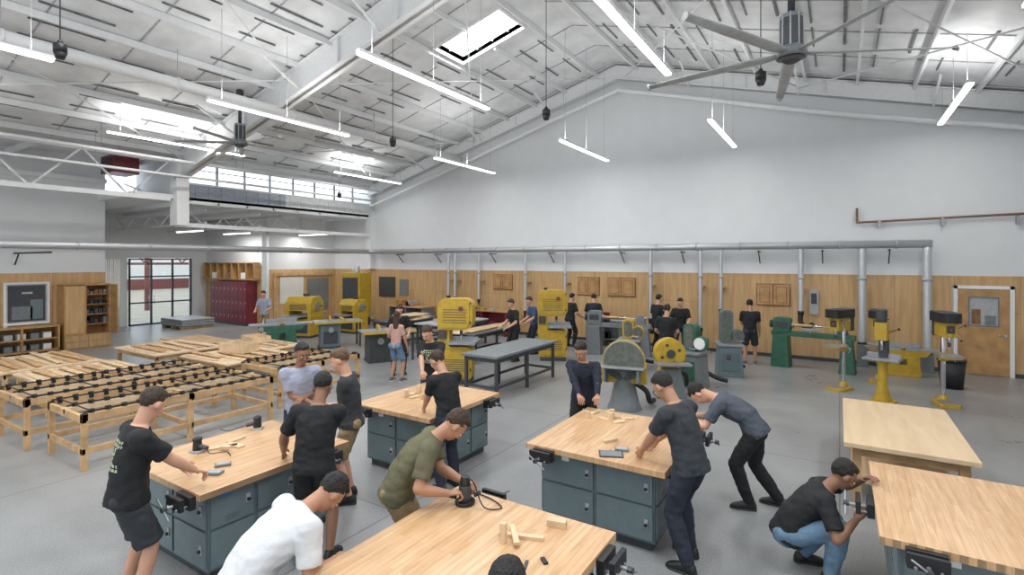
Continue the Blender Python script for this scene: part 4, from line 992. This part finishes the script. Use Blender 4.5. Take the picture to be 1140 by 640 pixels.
def jointer(x, y, r, c=M_GRN, s=1):
    b = B(T(x, y, r, 0, s)); b.prism([(-.45, 0), (.45, 0), (.38, .62), (-.38, .62)], -.22, .22, c); b.box(-.4, .4, -.25, .25, .0, .08, c)
    b.prism([(-.55, .62), (.55, .62), (.7, .78), (-.7, .78)], -.2, .2, c); b.box(-.95, -.06, -.2, .2, .78, .84, M_IRON); b.box(.06, .95, -.2, .2, .78, .84, M_IRON)
    b.box(-.45, .45, .08, .12, .84, .98, M_IRON); b.box(-.1, .1, -.22, -.2, .35, .55, M_DGREY); b.cyl((-.6, -.2, .7), (-.6, -.28, .7), .07, M_IRON); b.cyl((0, 0, .84), (0, 0, .86), .09, M_YEL)
    b.cyl((.3, .22, .3), (.3, .4, .3), .08, M_DGREY); b.done('jointer', .006)
jointer(-15.0, 10.0, 60); jointer(1.3, 15.9, 5, M_YEL, .8)
def lathe(x, y, r, c=M_GRN):
    b = B(T(x, y, r))
    b.prism([(-.95, 0), (-.5, 0), (-.55, .85), (-.9, .85)], -.2, .2, c); b.prism([(.6, 0), (.95, 0), (.88, .85), (.66, .85)], -.18, .18, c)
    b.box(-.95, .95, -.13, -.04, .85, .95, c); b.box(-.95, .95, .04, .13, .85, .95, c); b.box(-.95, .95, -.13, .13, .83, .86, c)
    b.prism(rrect(-.7, 1.12, .42, .38, .08), -.15, .15, c); b.cyl((-.49, 0, 1.12), (-.42, 0, 1.12), .07, M_IRON); b.cyl((-.42, 0, 1.12), (.0, 0, 1.12), .04, M_PINE)
    b.prism([(.5, .95), (.8, .95), (.74, 1.2), (.56, 1.2)], -.08, .08, c); b.cyl((.0, 0, 1.12), (.5, 0, 1.12), .015, M_CHROME); b.cyl((.74, 0, 1.12), (.84, 0, 1.12), .05, M_IRON)
    b.box(-.2, .2, -.25, -.2, 1.02, 1.08, M_IRON); b.cyl((0, -.22, .95), (0, -.22, 1.04), .02, M_IRON); b.box(-.84, -.56, -.17, -.15, 1.05, 1.2, M_DGREY)
    b.cyl((-.94, 0, 1.12), (-1.0, 0, 1.12), .1, M_DGREY); b.done('wood_lathe', .006)
lathe(-.6, 15.5, -8); lathe(-5.6, 14.8, 12, M_GREY)
def planer(x, y, r, s=1):
    b = B(T(x, y, r, 0, s)); b.box(-.42, .42, -.35, .35, 0, .6, M_YEL); b.box(-.44, .44, -.37, .37, 0, .07, M_DGREY); b.box(-.34, .34, -.36, -.35, .15, .5, M_DGREY)
    b.box(-.32, .32, -.8, .8, .68, .74, M_IRON); b.box(-.44, -.33, -.35, .35, .6, 1.0, M_YEL); b.box(.33, .44, -.35, .35, .6, 1.0, M_YEL)
    b.prism([(-.36, .86), (.36, .86), (.36, 1.1), (.2, 1.3), (-.2, 1.3), (-.36, 1.1)], -.46, .46, M_YEL, 'x')
    for q in range(5): b.box(-.3, .3, -.37+.0, -.355, .9+q*.035, .915+q*.035, M_DGREY)
    b.cyl((0, .1, 1.3), (0, .1, 1.4), .1, M_DGREY); b.cyl((.46, 0, 1.0), (.5, 0, 1.0), .15, M_IRON, n=20); b.cyl((.5, .1, 1.0), (.58, .1, 1.0), .015, M_BLACK)
    b.done('thickness_planer', .008)
planer(-16.9, 12.2, 20, 1.15); planer(-16.3, 14.0, 0, 1.0)
def tablesaw(x, y, r, c=M_CAB):
    b = B(T(x, y, r)); b.box(-.3, .3, -.3, .3, 0, .8, c); b.box(-.32, .32, -.32, .32, 0, .06, M_DGREY); b.box(-.22, .22, -.31, -.3, .15, .55, M_DGREY)
    b.box(-.5, 1.0, -.36, .36, .82, .87, M_IRON); b.box(-.5, 1.0, -.42, -.36, .8, .85, M_YEL); b.box(.35, .43, -.4, .4, .87, .94, M_YEL)
    b.cyl((-.002, 0, .82), (.002, 0, .82), .13, M_CHROME, n=24); b.prism([(-.2, .9), (.2, .9), (.12, 1.02), (-.12, 1.02)], -.01, .03, M_YEL, 'x')
    b.cyl((0, -.3, .6), (0, -.4, .6), .09, M_IRON, n=20); b.box(.9, .96, -.3, -.24, 0, .82, M_DGREY); b.box(.9, .96, .24, .3, 0, .82, M_DGREY); b.done('table_saw', .006)
tablesaw(-14.1, 11.1, 60); tablesaw(-11.0, 10.3, 60, M_DGREY)
b = B(T(-18.0, 15.6, 10)); b.box(-.5, .5, -.4, .4, .35, 2.3, M_YEL); b.box(-.4, .4, -.42, -.4, 1.0, 2.1, M_DGREY); b.prism([(-.45, .35), (.45, .35), (.2, .05), (-.2, .05)], -.35, .35, M_GREY)
for k in (-.42, .42): b.box(k-.04, k+.04, -.38, -.3, 0, .4, M_DGREY); b.box(k-.04, k+.04, .3, .38, 0, .4, M_DGREY)
b.cyl((0, 0, 2.3), (0, 0, 2.6), .15, M_DUCT); b.done('dust_collector', .008)
def steeltable(x0, x1, y0, y1, h, top, name, sheets=0):
    b = B(); b.box(x0, x1, y0, y1, h-.05, h, top); ny = 3
    for x in (x0+.04, x1-.1):
        for i in range(ny):
            y = y0+.05+(y1-y0-.16)*i/(ny-1); b.box(x, x+.06, y, y+.06, 0, h-.05, M_DGREY)
        b.box(x, x+.05, y0+.05, y1-.05, .2, .25, M_DGREY); b.box(x, x+.05, y0+.05, y1-.05, h-.15, h-.05, M_DGREY)
    for y in (y0+.05, y1-.1): b.box(x0+.05, x1-.05, y, y+.05, .2, .25, M_DGREY); b.box(x0+.05, x1-.05, y, y+.05, h-.14, h-.05, M_DGREY)
    for i in range(sheets):
        z = h+i*.03; R = Matrix.Rotation(rad(random.uniform(-12, 12)), 3, 'Z'); cx = (x0+x1)/2+random.uniform(-.2, .2); cy = (y0+y1)/2+random.uniform(-.5, .5)
        b.box(cx-.35, cx+.35, cy-.4, cy+.4, z, z+.028, random.choice([M_PINE2, M_PINE]), R)
    b.done(name, .004)
steeltable(-6.7, -5.8, 8.6, 11.2, .88, M_GREY, 'steel_work_table')
steeltable(-13.0, -11.9, 11.9, 14.4, .85, M_DGREY, 'steel_work_table', 5); steeltable(-11.4, -10.2, 12.2, 14.6, .85, M_LGREY, 'steel_work_table', 4); steeltable(-9.2, -8.3, 11.2, 13.6, .85, M_GREY, 'steel_work_table', 0)
b = B(); b.box(-8.95, -8.5, 10.9, 13.8, .851, .875, M_PINE2, Matrix.Rotation(rad(-3), 3, 'Z')); b.box(-8.8, -8.45, 11.2, 13.5, .876, .9, M_PINE, Matrix.Rotation(rad(4), 3, 'Z')); b.done('long_boards', .002)
b = B(); b.cyl((2.1, 14.9, 0), (2.1, 14.9, .6), .2, M_BLACK, r2=.25, n=20); b.cyl((2.1, 14.9, .6), (2.1, 14.9, .64), .265, M_BLACK, n=20); b.done('trash_can')
b = B(); b.cyl((-5.3, 15.9, 0), (-5.3, 15.9, .6), .2, M_GRN, r2=.22, n=20); b.cyl((-5.3, 15.9, .6), (-5.3, 15.9, .65), .24, M_GREY, n=20); b.done('waste_bin')

# ------------------------------------------------------------------ world
w = bpy.data.worlds.new('sky'); scn.world = w; w.use_nodes = True; nt = w.node_tree; bg = nt.nodes['Background']
bg.inputs[0].default_value = (.86, .93, 1, 1); bg.inputs[1].default_value = 2.3
scn.view_settings.view_transform = 'Standard'
scn.view_settings.look = 'None'
scn.view_settings.exposure = -.08
